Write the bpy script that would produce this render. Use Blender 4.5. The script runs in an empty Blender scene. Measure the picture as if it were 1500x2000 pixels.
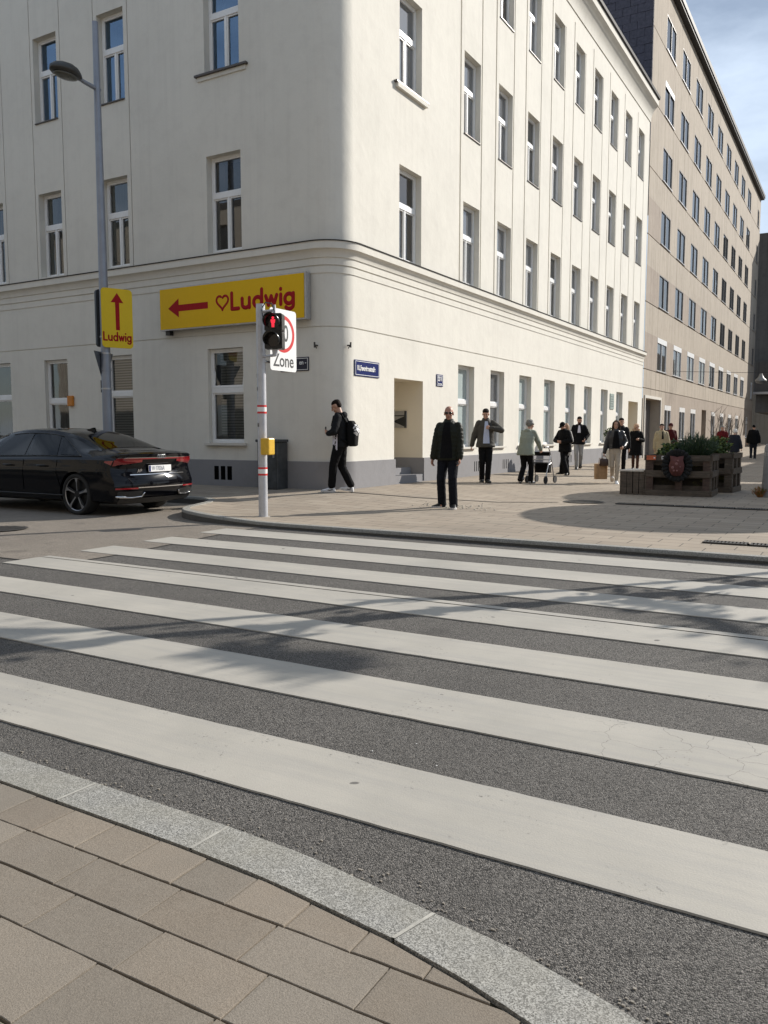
import bpy, bmesh, math, random
from mathutils import Vector, Matrix, noise as mnoise
random.seed(7)
R = math.radians; PI = math.pi
SC = bpy.context.scene
COL = SC.collection

# ------------------------------------------------------------------ camera
cam_d = bpy.data.cameras.new('camera'); cam = bpy.data.objects.new('camera', cam_d); COL.objects.link(cam)
cam.location = (0, 0, 1.38)
cam.rotation_euler = (R(90 - 5.4437), 0, R(30.3))
cam_d.sensor_fit = 'HORIZONTAL'; cam_d.sensor_width = 36.0; cam_d.lens = 36.0 * 1595 / 1500
cam_d.clip_start = 0.05; cam_d.clip_end = 2000
SC.camera = cam

# ------------------------------------------------------------------ light
SUN_AZ, SUN_EL = 31.5, 28.0            # clockwise from +Y, above horizon
w = bpy.data.worlds.new('World'); SC.world = w; w.use_nodes = True
nt = w.node_tree; nt.nodes.clear()
def wn(t, **k):
    n = nt.nodes.new(t)
    for a, b in k.items(): setattr(n, a, b)
    return n
out = wn('ShaderNodeOutputWorld'); bg = wn('ShaderNodeBackground'); sky = wn('ShaderNodeTexSky', sky_type='NISHITA', sun_disc=False)
sky.sun_elevation = R(SUN_EL); sky.sun_rotation = R(SUN_AZ); sky.air_density = 1.0; sky.dust_density = 0.6; sky.ozone_density = 1.5
tc = wn('ShaderNodeTexCoord'); mp = wn('ShaderNodeMapping'); mp.inputs['Scale'].default_value = (1.3, 1.3, 3.4)
n1 = wn('ShaderNodeTexNoise'); n1.inputs['Scale'].default_value = 2.6; n1.inputs['Detail'].default_value = 7; n1.inputs['Roughness'].default_value = .55
rp = wn('ShaderNodeValToRGB'); rp.color_ramp.elements[0].position = .42; rp.color_ramp.elements[1].position = .70
mx = wn('ShaderNodeMix', data_type='RGBA'); mx.inputs[7].default_value = (9.5, 11.2, 13.6, 1)
ml = wn('ShaderNodeMath', operation='MULTIPLY'); ml.inputs[1].default_value = .8
L = nt.links.new
L(tc.outputs['Generated'], mp.inputs['Vector']); L(mp.outputs[0], n1.inputs['Vector']); L(n1.outputs['Fac'], rp.inputs['Fac'])
ad_ = wn('ShaderNodeMath', operation='ADD'); ad_.inputs[1].default_value = .30; L(rp.outputs['Color'], ml.inputs[0]); L(ml.outputs[0], ad_.inputs[0]); L(ad_.outputs[0], mx.inputs[0]); L(sky.outputs[0], mx.inputs[6]); L(mx.outputs[2], bg.inputs['Color'])
bg.inputs['Strength'].default_value = 0.062; L(bg.outputs[0], out.inputs[0])
sd = bpy.data.lights.new('sun', 'SUN'); sd.energy = 5.0; sd.angle = R(.45); sd.color = (1, .946, .868)
sun = bpy.data.objects.new('sun', sd); COL.objects.link(sun)
sv = Vector((math.sin(R(SUN_AZ)) * math.cos(R(SUN_EL)), math.cos(R(SUN_AZ)) * math.cos(R(SUN_EL)), math.sin(R(SUN_EL))))
sun.rotation_euler = sv.to_track_quat('Z', 'Y').to_euler(); sun.location = sv * 60
SC.view_settings.view_transform = 'Standard'; SC.view_settings.look = 'None'; SC.view_settings.gamma = 1; SC.view_settings.exposure = 0.32
SC.render.engine = 'CYCLES'; SC.cycles.use_denoising = True; SC.cycles.max_bounces = 6
SC.cycles.transparent_max_bounces = 12; SC.cycles.caustics_reflective = False; SC.cycles.caustics_refractive = False

# ------------------------------------------------------------------ materials
MATS = {}
class NB:                                     # little node builder
    def __init__(s, name):
        s.m = bpy.data.materials.new(name); s.m.use_nodes = True; s.t = s.m.node_tree; s.t.nodes.clear()
        s.out = s.n('ShaderNodeOutputMaterial'); s.b = s.n('ShaderNodeBsdfPrincipled'); s.l(s.b.outputs[0], s.out.inputs[0])
        s.geo = s.n('ShaderNodeNewGeometry'); s.tc = s.n('ShaderNodeTexCoord')
    def n(s, t, **k):
        x = s.t.nodes.new(t)
        for a, b in k.items(): setattr(x, a, b)
        return x
    def l(s, a, b): s.t.links.new(a, b)
    def pos(s, sc=(1, 1, 1), rot=(0, 0, 0), obj=False):
        mp = s.n('ShaderNodeMapping'); mp.inputs['Scale'].default_value = sc; mp.inputs['Rotation'].default_value = rot
        s.l(s.tc.outputs['Object'] if obj else s.geo.outputs['Position'], mp.inputs['Vector']); return mp.outputs[0]
    def noise(s, v, scale, detail=3, rough=.5, dist=0):
        x = s.n('ShaderNodeTexNoise'); x.inputs['Scale'].default_value = scale; x.inputs['Detail'].default_value = detail
        x.inputs['Roughness'].default_value = rough; x.inputs['Distortion'].default_value = dist; s.l(v, x.inputs['Vector']); return x.outputs['Fac']
    def ramp(s, f, a, b, ca=(0, 0, 0, 1), cb=(1, 1, 1, 1)):
        x = s.n('ShaderNodeValToRGB'); e = x.color_ramp.elements; e[0].position = a; e[1].position = b; e[0].color = ca; e[1].color = cb
        s.l(f, x.inputs['Fac']); return x.outputs['Color']
    def mix(s, f, a, b, mode='MIX'):
        x = s.n('ShaderNodeMix', data_type='RGBA', blend_type=mode)
        for i, v in ((0, f), (6, a), (7, b)):
            if hasattr(v, 'is_output'): s.l(v, x.inputs[i])
            else: x.inputs[i].default_value = v if i == 0 else (tuple(v) + (1,))[:4]
        return x.outputs[2]
    def math(s, op, a, b=0.0):
        x = s.n('ShaderNodeMath', operation=op)
        for i, v in ((0, a), (1, b)):
            if hasattr(v, 'is_output'): s.l(v, x.inputs[i])
            else: x.inputs[i].default_value = v
        return x.outputs[0]
    def col(s, c):
        if hasattr(c, 'is_output'): s.l(c, s.b.inputs['Base Color'])
        else: s.b.inputs['Base Color'].default_value = (tuple(c) + (1,))[:4]
    def set(s, rough=None, metal=None, spec=None, coat=None):
        if rough is not None:
            if hasattr(rough, 'is_output'): s.l(rough, s.b.inputs['Roughness'])
            else: s.b.inputs['Roughness'].default_value = rough
        if metal is not None: s.b.inputs['Metallic'].default_value = metal
        if spec is not None: s.b.inputs['Specular IOR Level'].default_value = spec
        if coat is not None: s.b.inputs['Coat Weight'].default_value = coat; s.b.inputs['Coat Roughness'].default_value = .03
    def bump(s, h, strength=.3, dist=.01):
        x = s.n('ShaderNodeBump'); x.inputs['Strength'].default_value = strength; x.inputs['Distance'].default_value = dist
        s.l(h, x.inputs['Height']); s.l(x.outputs[0], s.b.inputs['Normal'])

def simple(name, c, rough=.6, metal=0, var=.12, scale=14, bump=0, spec=.5, coat=0, obj=True, bscale=60):
    """plain material with a mild mottling"""
    if name in MATS: return MATS[name]
    b = NB(name); v = b.pos(obj=obj)
    f = b.noise(v, scale, 4, .6)
    d = tuple(max(0, x * (1 - var)) for x in c); e = tuple(min(1, x * (1 + var)) for x in c)
    b.col(b.mix(b.ramp(f, .3, .7), d, e)); b.set(rough, metal, spec, coat if coat else None)
    if bump: b.bump(b.noise(v, bscale, 4, .6), bump, .01)
    MATS[name] = b.m; return b.m

def fabric(name, c, rough=.85, wr=.5, scale=16):
    if name in MATS: return MATS[name]
    b = NB(name); v = b.pos((1, 1, .55), obj=True)
    f = b.noise(v, scale, 3, .5, 1.2); g = b.noise(v, 260, 2, .6)
    b.col(b.mix(b.ramp(g, .3, .7), tuple(x * .8 for x in c), tuple(min(1, x * 1.2) for x in c))); b.set(rough, 0, .12)
    h = b.math('ADD', b.math('MULTIPLY', f, 1.0), b.math('MULTIPLY', g, .06)); b.bump(h, wr, .03)
    MATS[name] = b.m; return b.m

def plaster(name, c, dirt=(.45, .42, .38), rough=.9, amount=.42, streak=0.0, coarse=.85):
    b = NB(name); v = b.pos()
    big = b.noise(v, .55, 5, .62); mid = b.noise(v, 3.1, 5, .6); fine = b.noise(v, 60, 4, .65)
    c1 = b.mix(b.math('MULTIPLY', b.ramp(big, .42, .75), amount), c, tuple(a * .80 for a in c))
    c2 = b.mix(b.math('MULTIPLY', b.ramp(mid, .5, .8), amount * .45), c1, dirt)
    if streak:
        sv_ = b.pos((3.2, 3.2, .10)); st = b.noise(sv_, 1.5, 7, .75)
        c2 = b.mix(b.math('MULTIPLY', b.ramp(st, .50, .74), streak), c2, dirt)
    c3 = b.mix(b.math('MULTIPLY', b.ramp(fine, .35, .8), .10), c2, tuple(a * .72 for a in c))
    b.col(c3); b.set(rough, 0, .2)
    h = b.math('ADD', b.math('MULTIPLY', mid, coarse), b.math('MULTIPLY', fine, .14)); b.bump(h, .35, .03)
    return b.m

M_PLASTER = plaster('cream_plaster', (.712, .684, .614), streak=.20)
M_PLINTH = plaster('grey_plinth_render', (.265, .26, .266), (.13, .125, .125), amount=.5)
M_BEIGE = plaster('beige_render', (.43, .375, .308), (.13, .102, .08), amount=.5, streak=.85)
M_PINK = plaster('reddish_render', (.365, .308, .256), (.12, .094, .075), amount=.7, streak=.6)
M_CONC = plaster('dark_concrete', (.155, .145, .135), (.05, .048, .045), amount=.8, streak=.7)
M_RECESS = plaster('recess_bounce_plaster', (.74, .67, .54), amount=.15)  # plaster warmed and lightened: bounce light put into the recess colour
M_STONE = plaster('sill_stone', (.62, .59, .53), amount=.4)
M_INT = simple('room_dark', (.07, .068, .065), .9, var=.3)
M_FRAME = simple('white_window_frame', (.78, .78, .77), .35, var=.04)
M_FLASH = simple('dark_flashing', (.042, .04, .039), .6, 0, var=.2, spec=.2)
M_SILLM = simple('sill_metal', (.10, .085, .075), .4, .5)
M_ALU = simple('bare_aluminium', (.46, .46, .47), .38, .8, var=.1)
M_GREYF = simple('grey_window_frame', (.20, .19, .18), .45, .2)
M_BROWNF = simple('brown_window_frame', (.17, .14, .115), .5, var=.15)
M_GALV = simple('galvanised_steel', (.27, .29, .335), .45, .4, var=.08, scale=5)
M_GREYPOLE = simple('grey_painted_pole', (.50, .505, .53), .4, .25, var=.12, scale=9)
M_YELLOW = simple('yellow_sign_face', (.74, .45, .004), .45, var=.02, spec=.25)
M_YELSTICK = simple('yellow_reflective', (.74, .52, .008), .4, var=.02, spec=.3)
M_RED = simple('red_sign_print', (.34, .010, .014), .6, var=.05, spec=.15)
M_REDP = simple('red_ring', (.62, .03, .03), .35, var=.04)
M_WHITE = simple('white_sign_face', (.80, .80, .79), .35, var=.03)
M_BLACK = simple('black_plastic', (.012, .012, .013), .35, var=.2)
M_BLACKP = simple('black_print', (.018, .02, .02), .5)
M_GREYB = simple('grey_sign_back', (.15, .16, .175), .45, .4)
M_BLUE = simple('blue_enamel', (.012, .022, .115), .25, var=.08)
M_DKBLUE = simple('dark_blue_enamel', (.006, .008, .03), .3)
M_BTN = simple('yellow_button_box', (.66, .40, .035), .4, var=.08)
M_ORANGE = simple('orange_box', (.55, .19, .015), .5)
M_CAB = simple('dark_cabinet_paint', (.055, .06, .063), .55, .1, var=.3, scale=7)
M_SLATE = simple('slate_shingle', (.07, .066, .088), .7, var=.35, scale=9, bump=.2, obj=False)
M_IRON = simple('cast_iron', (.07, .065, .06), .6, .5, var=.3, bump=.3)
M_DARKH = simple('dark_hole', (.004, .004, .004), 1, spec=0)

def glass_mat(name, tint=(.88, .90, .91), rough=.015, opaque=.0, oc=(.03, .035, .04), ior=2.1, gc=(1, 1, 1)):
    b = NB(name); b.t.nodes.remove(b.b)
    tr = b.n('ShaderNodeBsdfTransparent'); tr.inputs[0].default_value = tint + (1,)
    df = b.n('ShaderNodeBsdfDiffuse'); df.inputs[0].default_value = oc + (1,)
    m0 = b.n('ShaderNodeMixShader'); m0.inputs[0].default_value = opaque; b.l(tr.outputs[0], m0.inputs[1]); b.l(df.outputs[0], m0.inputs[2])
    gl = b.n('ShaderNodeBsdfGlossy'); gl.inputs['Roughness'].default_value = rough; gl.inputs[0].default_value = gc + (1,)
    bm_ = b.n('ShaderNodeBump'); bm_.inputs['Strength'].default_value = .05; bm_.inputs['Distance'].default_value = .02
    b.l(b.noise(b.pos(), 1.3, 2), bm_.inputs['Height']); b.l(bm_.outputs[0], gl.inputs['Normal'])
    fr = b.n('ShaderNodeFresnel'); fr.inputs['IOR'].default_value = ior
    m1 = b.n('ShaderNodeMixShader'); b.l(fr.outputs[0], m1.inputs[0]); b.l(m0.outputs[0], m1.inputs[1]); b.l(gl.outputs[0], m1.inputs[2])
    b.l(m1.outputs[0], b.out.inputs[0]); return b.m
M_GLASS = glass_mat('window_glass')
M_GLASSF = glass_mat('filmed_window_glass', opaque=.8, oc=(.50, .58, .57), ior=1.6); M_GLASSH = glass_mat('window_glass_sky_haze', opaque=.38, oc=(.36, .38, .41), ior=2.1)  # second glass: pale sky reflection put into a grey diffuse share
M_GLASSB = glass_mat('blue_sky_tint_glass', ior=3.0, gc=(.50, .72, 1.0))  # blue of the mirrored sky put into the gloss colour
M_GLASSD = glass_mat('dark_window_glass', opaque=.55, ior=1.5)
M_CARGL = glass_mat('tinted_car_glass', tint=(.16, .18, .18), ior=1.38)
def curtain_mat(name, c):
    b = NB(name); wv = b.n('ShaderNodeTexWave'); wv.inputs['Scale'].default_value = 3.0; wv.inputs['Distortion'].default_value = 2.5
    b.l(b.pos((4, 4, .15), obj=True), wv.inputs['Vector']); b.col(b.mix(wv.outputs['Fac'], tuple(x * .62 for x in c), c)); b.set(.9, 0, .1); return b.m
M_CURT = curtain_mat('white_curtain', (.62, .62, .60)); M_FROST = curtain_mat('frosted_film', (.66, .76, .76)); M_CURTG = curtain_mat('grey_green_curtain', (.16, .19, .17))
b = NB('slatted_blind'); wv = b.n('ShaderNodeTexWave', bands_direction='Z'); wv.inputs['Scale'].default_value = 5.0
b.l(b.pos(obj=True), wv.inputs['Vector']); b.col(b.mix(wv.outputs['Fac'], (.13, .15, .155), (.36, .40, .41))); b.set(.6); M_BLIND = b.m
b = NB('insect_screen'); b.col(b.mix(b.noise(b.pos(obj=True), 3), (.10, .095, .09), (.17, .16, .15))); b.set(.8); M_SCREEN = b.m

# asphalt, paint, stones
def asphalt(name, c, spread=.65, warm=(.0, .0, .0)):
    b = NB(name); v = b.pos()
    vo = b.n('ShaderNodeTexVoronoi'); vo.inputs['Scale'].default_value = 220; b.l(v, vo.inputs['Vector'])
    cell = b.n('ShaderNodeSeparateColor'); b.l(vo.outputs['Color'], cell.inputs[0])
    fine = b.noise(v, 420, 3, .7); big = b.noise(v, .9, 5, .6); mid = b.noise(v, 6, 4, .6)
    lo = tuple(x * (1 - spread * 1.35) for x in c); hi = tuple(x * (1 + spread * 2.5) for x in c)
    k = b.mix(b.ramp(cell.outputs[0], .12, .98), lo, hi)
    k = b.mix(b.math('MULTIPLY', b.ramp(fine, .3, .75), .45), k, tuple(x * .35 for x in c))
    k = b.mix(b.math('MULTIPLY', b.ramp(big, .35, .7), .42), k, tuple(x * .58 for x in c)); k = b.mix(b.math('MULTIPLY', b.ramp(b.noise(v, 1.7, 3, .5), .62, .72), .5), k, tuple(x * .5 for x in c))
    k = b.mix(b.math('MULTIPLY', b.ramp(mid, .5, .75), .22), k, tuple(min(1, x * 1.35 + w_) for x, w_ in zip(c, warm)))
    sp = b.noise(v, 55, 2, .5); k = b.mix(b.ramp(sp, .80, .83), k, (.42, .41, .38))
    b.col(k); b.set(.82, 0, .35)
    h = b.math('ADD', b.math('MULTIPLY', vo.outputs['Distance'], -1.0), b.math('MULTIPLY', fine, .4)); b.bump(h, .85, .006)
    return b.m
M_ASPH = asphalt('dark_asphalt', (.112, .104, .094))
M_ASPHL = asphalt('old_pale_asphalt', (.25, .217, .18), .4, (.02, .012, .005))

def crackmask(b, v):
    d_ = b.n('ShaderNodeVectorMath', operation='DISTANCE'); b.l(v, d_.inputs[0]); d_.inputs[1].default_value = (-.55, 3.66, 0)
    return b.ramp(d_.outputs['Value'], .42, .62, (1, 1, 1, 1), (0, 0, 0, 1))
def paint():
    b = NB('road_paint'); v = b.pos()
    big = b.noise(v, 1.1, 5, .6); stretch = b.noise(b.pos((.35, 7, 1)), 2.0, 7, .72); fine = b.noise(v, 140, 3, .65); spots = b.noise(v, 7.5, 2, .4)
    c = b.mix(b.ramp(big, .3, .75), (.445, .416, .362), (.33, .312, .275))
    c = b.mix(b.math('MULTIPLY', b.ramp(stretch, .46, .72), .6), c, (.30, .29, .272))
    c = b.mix(b.math('MULTIPLY', b.ramp(fine, .45, .8), .28), c, (.27, .26, .245))
    c = b.mix(b.math('MULTIPLY', b.ramp(spots, .765, .785), .8), c, (.085, .08, .075))
    chip = b.math('MULTIPLY', b.ramp(b.noise(v, 46, 4, .7), .60, .67), b.ramp(b.noise(v, 2.3, 4, .6), .54, .63)); c = b.mix(b.math('MULTIPLY', chip, .85), c, (.125, .118, .108))
    # hairline cracks, only in some places
    dv = b.n('ShaderNodeTexNoise'); dv.inputs['Scale'].default_value = 9; dv.inputs['Detail'].default_value = 4; b.l(v, dv.inputs['Vector'])
    ad = b.n('ShaderNodeMix', data_type='VECTOR'); ad.inputs[0].default_value = .10; b.l(v, ad.inputs[4]); b.l(dv.outputs['Color'], ad.inputs[5])
    vo = b.n('ShaderNodeTexVoronoi', feature='DISTANCE_TO_EDGE'); vo.inputs['Scale'].default_value = 4.2; b.l(ad.outputs[1], vo.inputs['Vector'])
    cr = b.ramp(vo.outputs['Distance'], .0015, .006, (1, 1, 1, 1), (0, 0, 0, 1)); mk = crackmask(b, v)
    c = b.mix(b.math('MULTIPLY', b.math('MULTIPLY', cr, mk), .85), c, (.10, .095, .088))
    b.col(c); b.set(.7, 0, .35); b.bump(b.math('ADD', fine, b.math('MULTIPLY', big, .6)), .25, .004); return b.m
M_PAINT = paint()

def granite(name, c):
    b = NB(name); v = b.pos(); vo = b.n('ShaderNodeTexVoronoi'); vo.inputs['Scale'].default_value = 300; b.l(v, vo.inputs['Vector'])
    cell = b.n('ShaderNodeSeparateColor'); b.l(vo.outputs['Color'], cell.inputs[0]); big = b.noise(v, 3.2, 5, .6)
    k = b.mix(b.ramp(cell.outputs[0], .15, .85), tuple(x * .42 for x in c), tuple(min(1, x * 1.6) for x in c)); k = b.mix(b.math('MULTIPLY', b.ramp(b.noise(v, 28, 4, .65), .4, .7), .45), k, tuple(x * .62 for x in c))
    k = b.mix(b.math('MULTIPLY', b.ramp(big, .4, .7), .35), k, (c[0] * .95, c[1] * .9, c[2] * .75))
    b.col(k); b.set(.75, 0, .35); b.bump(cell.outputs[0], .4, .003); return b.m
M_GRAN = granite('granite_kerb', (.272, .265, .243))

def slab_mat():
    b = NB('concrete_slab'); v = b.pos(); at = b.n('ShaderNodeVertexColor', layer_name='tint')
    fine = b.noise(v, 230, 3, .7); mid = b.noise(v, 9, 5, .65); big = b.noise(v, 1.6, 4, .6); sp = b.noise(v, 13, 2, .4)
    k = b.mix(b.ramp(fine, .3, .75), (.160, .137, .110), (.305, .265, .216))
    k = b.mix(1.0, k, at.outputs['Color'], 'MULTIPLY')
    k = b.mix(b.math('MULTIPLY', b.ramp(mid, .42, .75), .30), k, (.25, .222, .185))
    k = b.mix(b.math('MULTIPLY', b.ramp(big, .45, .75), .28), k, (.13, .118, .098))
    k = b.mix(b.math('MULTIPLY', b.ramp(sp, .775, .80), .75), k, (.06, .054, .05))
    b.col(k); b.set(.85, 0, .3); b.bump(b.math('ADD', fine, mid), .4, .004); return b.m
M_SLAB = slab_mat()
b = NB('joint_soil'); v = b.pos(); b.col(b.mix(b.ramp(b.noise(v, 5, 4, .6), .52, .64), (.030, .026, .02), (.085, .082, .03))); b.set(.95, 0, .1); M_SOIL = b.m

def paving():
    """pedestrian street: concrete pavers laid in courses along X"""
    b = NB('street_pavers'); v = b.pos()
    wob = b.noise(v, .7, 2); 
    br = b.n('ShaderNodeTexBrick'); br.offset = .5; br.inputs['Scale'].default_value = 1.0; br.inputs['Brick Width'].default_value = .60; br.inputs['Row Height'].default_value = .30
    br.inputs['Mortar Size'].default_value = .007; br.inputs['Mortar Smooth'].default_value = .1; br.inputs['Bias'].default_value = 0
    br.inputs['Color1'].default_value = (.320, .264, .204, 1); br.inputs['Color2'].default_value = (.375, .315, .246, 1); br.inputs['Mortar'].default_value = (.075, .062, .05, 1)
    b.l(v, br.inputs['Vector'])
    big = b.noise(v, .35, 5, .62); mid = b.noise(v, 2.4, 5, .65); fine = b.noise(v, 120, 3, .7); strk = b.noise(b.pos((.35, 1.6, 1)), 1.2, 5, .65)
    k = b.mix(b.math('MULTIPLY', b.ramp(big, .42, .68), .42), br.outputs['Color'], (.185, .158, .128))
    k = b.mix(b.math('MULTIPLY', b.ramp(strk, .5, .72), .35), k, (.16, .138, .112))
    k = b.mix(b.math('MULTIPLY', b.ramp(mid, .5, .8), .30), k, (.40, .35, .285))
    k = b.mix(b.math('MULTIPLY', b.ramp(fine, .4, .8), .35), k, (.14, .12, .10))
    b.col(k); b.set(.85, 0, .3)
    b.bump(b.math('ADD', b.math('MULTIPLY', br.outputs['Fac'], -1.2), b.math('MULTIPLY', fine, .35)), .5, .008); return b.m
M_PAVE = paving()

def wood(name, c):
    b = NB(name); v = b.pos((9, 9, 1.2), obj=True); v2 = b.pos((1.2, 9, 9), obj=True)
    f = b.noise(v2, 3.2, 6, .7, .8); g = b.noise(b.pos(obj=True), 3, 4)
    k = b.mix(b.ramp(f, .3, .75), tuple(x * .45 for x in c), tuple(x * 1.3 for x in c)); k = b.mix(b.math('MULTIPLY', b.ramp(g, .45, .7), .5), k, tuple(x * .5 for x in c))
    b.col(k); b.set(.8, 0, .25); b.bump(f, .4, .006); return b.m
M_WOOD = wood('weathered_pallet_wood', (.135, .108, .084)); M_WOODR = wood('reddish_pallet_block', (.115, .078, .062))
def leaf(name, a, c):
    b = NB(name); oi = b.noise(b.pos(obj=True), 11, 2); b.col(b.mix(b.ramp(oi, .3, .7), a, c)); b.set(.55, 0, .4)
    b.b.inputs['Subsurface Weight'].default_value = 0; return b.m
M_LEAFD = leaf('dark_leaf', (.022, .045, .016), (.06, .11, .035)); M_LAV = leaf('grey_green_needle', (.035, .06, .04), (.095, .14, .095))
M_LEAFY = leaf('yellow_green_leaf', (.06, .10, .02), (.15, .20, .04)); M_BARK = simple('grey_bark', (.13, .11, .09), .9, var=.35, bump=.5)
M_DRY = leaf('dry_orange_grass', (.22, .085, .02), (.38, .17, .05))
M_SKIN = simple('skin', (.46, .26, .18), .5, var=.10, scale=30); M_SKIN2 = simple('tanned_skin', (.40, .20, .135), .5, var=.12, scale=30)

# ------------------------------------------------------------------ helpers
def link(o): COL.objects.link(o); return o
def thing(name, label, cat, loc=(0, 0, 0), rz=0.0, group=None):
    o = link(bpy.data.objects.new(name, None)); o.location = loc; o.rotation_euler = (0, 0, rz); o.empty_display_size = .2
    o['label'] = label; o['category'] = cat
    if group: o['group'] = group
    return o
def tag(o, label, cat, group=None):
    o['label'] = label; o['category'] = cat
    if group: o['group'] = group
    return o
def world_m(o):
    m = o.matrix_basis.copy()
    return world_m(o.parent) @ o.matrix_parent_inverse @ m if o.parent else m
def child(o, p, keep=False):
    """parent o to p; keep=True: o's mesh is in world coordinates"""
    o.parent = p
    if keep: o.matrix_parent_inverse = world_m(p).inverted()
    return o
def meshobj(name, me, mats, parent=None, keep=False):
    if not isinstance(mats, (list, tuple)): mats = [mats]
    for m in mats: me.materials.append(m)
    o = link(bpy.data.objects.new(name, me))
    if parent is not None: child(o, parent, keep)
    return o
class MB:
    """mesh collector"""
    def __init__(s): s.v = []; s.f = []; s.mi = []; s.sm = []
    def add(s, vs, fs, mi=0, sm=False):
        b_ = len(s.v); s.v += [tuple(x) for x in vs]; s.f += [tuple(i + b_ for i in f) for f in fs]; s.mi += [mi] * len(fs); s.sm += [sm] * len(fs); return s
    def quad(s, a, b, c, d, mi=0): return s.add((a, b, c, d), ((0, 1, 2, 3),), mi)
    def box(s, x0, x1, y0, y1, z0, z1, mi=0, M=None):
        vs = [Vector((x, y, z)) for z in (z0, z1) for y in (y0, y1) for x in (x0, x1)]
        if M is not None: vs = [M @ q for q in vs]
        return s.add(vs, ((0, 2, 3, 1), (4, 5, 7, 6), (0, 1, 5, 4), (2, 6, 7, 3), (0, 4, 6, 2), (1, 3, 7, 5)), mi)
    def cone(s, p0, p1, r0, r1, n=12, mi=0, caps=True, round_=False, sq=None):
        """tapered tube; round_: hemispherical ends; sq=(axis, factor): squash along an axis"""
        p0 = Vector(p0); p1 = Vector(p1); d = p1 - p0; ln = d.length
        if ln < 1e-6: d = Vector((0, 0, 1)); 
        d = d.normalized(); u = d.orthogonal().normalized(); vv = d.cross(u)
        rings = []
        if round_:
            for k in (80, 55, 28): rings.append((p0 - d * r0 * math.sin(R(k)), r0 * math.cos(R(k))))
        rings.append((p0, r0)); rings.append((p1, r1))
        if round_:
            for k in (28, 55, 80): rings.append((p1 + d * r1 * math.sin(R(k)), r1 * math.cos(R(k))))
        vs = []
        for c, r in rings:
            for i in range(n):
                a = 2 * PI * i / n; vs.append(c + (u * math.cos(a) + vv * math.sin(a)) * r)
        if sq is not None:
            ax = Vector(sq[0]).normalized(); mid = (p0 + p1) / 2
            vs = [q - ax * ((q - mid).dot(ax)) * (1 - sq[1]) for q in vs]
        fs = []; m = len(rings)
        for k in range(m - 1):
            for i in range(n):
                j = (i + 1) % n; fs.append((k * n + i, k * n + j, (k + 1) * n + j, (k + 1) * n + i))
        s.add(vs, fs, mi, True)
        if caps: s.add(vs[:n], [tuple(reversed(range(n)))], mi); s.add(vs[-n:], [tuple(range(n))], mi)
        return s
    def ell(s, c, r, M=None, n=14, mi=0):
        c = Vector(c); vs = []; fs = []; m = n // 2 + 2
        for k in range(m + 1):
            t = PI * (k + .0) / m
            for i in range(n):
                a = 2 * PI * i / n; q = Vector((r[0] * math.sin(t) * math.cos(a), r[1] * math.sin(t) * math.sin(a), -r[2] * math.cos(t)))
                if k in (0, m): q = Vector((r[0] * .02 * math.cos(a), r[1] * .02 * math.sin(a), -r[2] * math.cos(t)))
                vs.append(c + (M @ q if M is not None else q))
        for k in range(m):
            for i in range(n):
                j = (i + 1) % n; fs.append((k * n + i, k * n + j, (k + 1) * n + j, (k + 1) * n + i))
        fs.append(tuple(reversed(range(n)))); fs.append(tuple(m * n + i for i in range(n)))
        return s.add(vs, fs, mi, True)
    def loft(s, secs, n=20, mi=0, M=None):
        """secs: (cx, cy, cz, rx, ry[, power]) ellipses in horizontal planes"""
        vs = []; fs = []
        for q in secs:
            cx, cy, cz, rx, ry = q[:5]; pw = q[5] if len(q) > 5 else 1.0
            for i in range(n):
                a = 2 * PI * i / n; ca, sa = math.cos(a), math.sin(a)
                p = Vector((cx + rx * math.copysign(abs(ca) ** pw, ca), cy + ry * math.copysign(abs(sa) ** pw, sa), cz)); vs.append(M @ p if M is not None else p)
        for k in range(len(secs) - 1):
            for i in range(n):
                j = (i + 1) % n; fs.append((k * n + i, k * n + j, (k + 1) * n + j, (k + 1) * n + i))
        s.add(vs, fs, mi, True); s.add(vs[:n], [tuple(reversed(range(n)))], mi); s.add(vs[-n:], [tuple(range(n))], mi); return s
    def tube(s, pts, r, n=8, mi=0, sq=None):
        for i in range(len(pts) - 1):
            s.cone(pts[i], pts[i + 1], r if not isinstance(r, (list, tuple)) else r[i], r if not isinstance(r, (list, tuple)) else r[i + 1], n, mi, True, True, sq)
        return s
    def mesh(s, name):
        me = bpy.data.meshes.new(name); me.from_pydata(s.v, [], s.f)
        me.polygons.foreach_set('material_index', s.mi); me.polygons.foreach_set('use_smooth', s.sm); me.update(); return me
    def build(s, name, mats, parent=None, keep=False): return meshobj(name, s.mesh(name), mats, parent, keep)
    def remesh(s, name, mats, parent=None, voxel=.012, smooth=3, fold=0):
        me = s.mesh(name); bm_ = bmesh.new(); bm_.from_mesh(me); bmesh.ops.remove_doubles(bm_, verts=bm_.verts, dist=1e-6); bm_.to_mesh(me); bm_.free(); o = bpy.data.objects.new(name + '_tmp', me); COL.objects.link(o)
        a = o.modifiers.new('r', 'REMESH'); a.mode = 'VOXEL'; a.voxel_size = voxel; a.use_smooth_shade = True
        if smooth: b_ = o.modifiers.new('s', 'SMOOTH'); b_.factor = .5; b_.iterations = smooth
        dg = bpy.context.evaluated_depsgraph_get(); me2 = bpy.data.meshes.new_from_object(o.evaluated_get(dg)); me2.name = name
        bpy.data.objects.remove(o); bpy.data.meshes.remove(me); me2.materials.clear()
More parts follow.
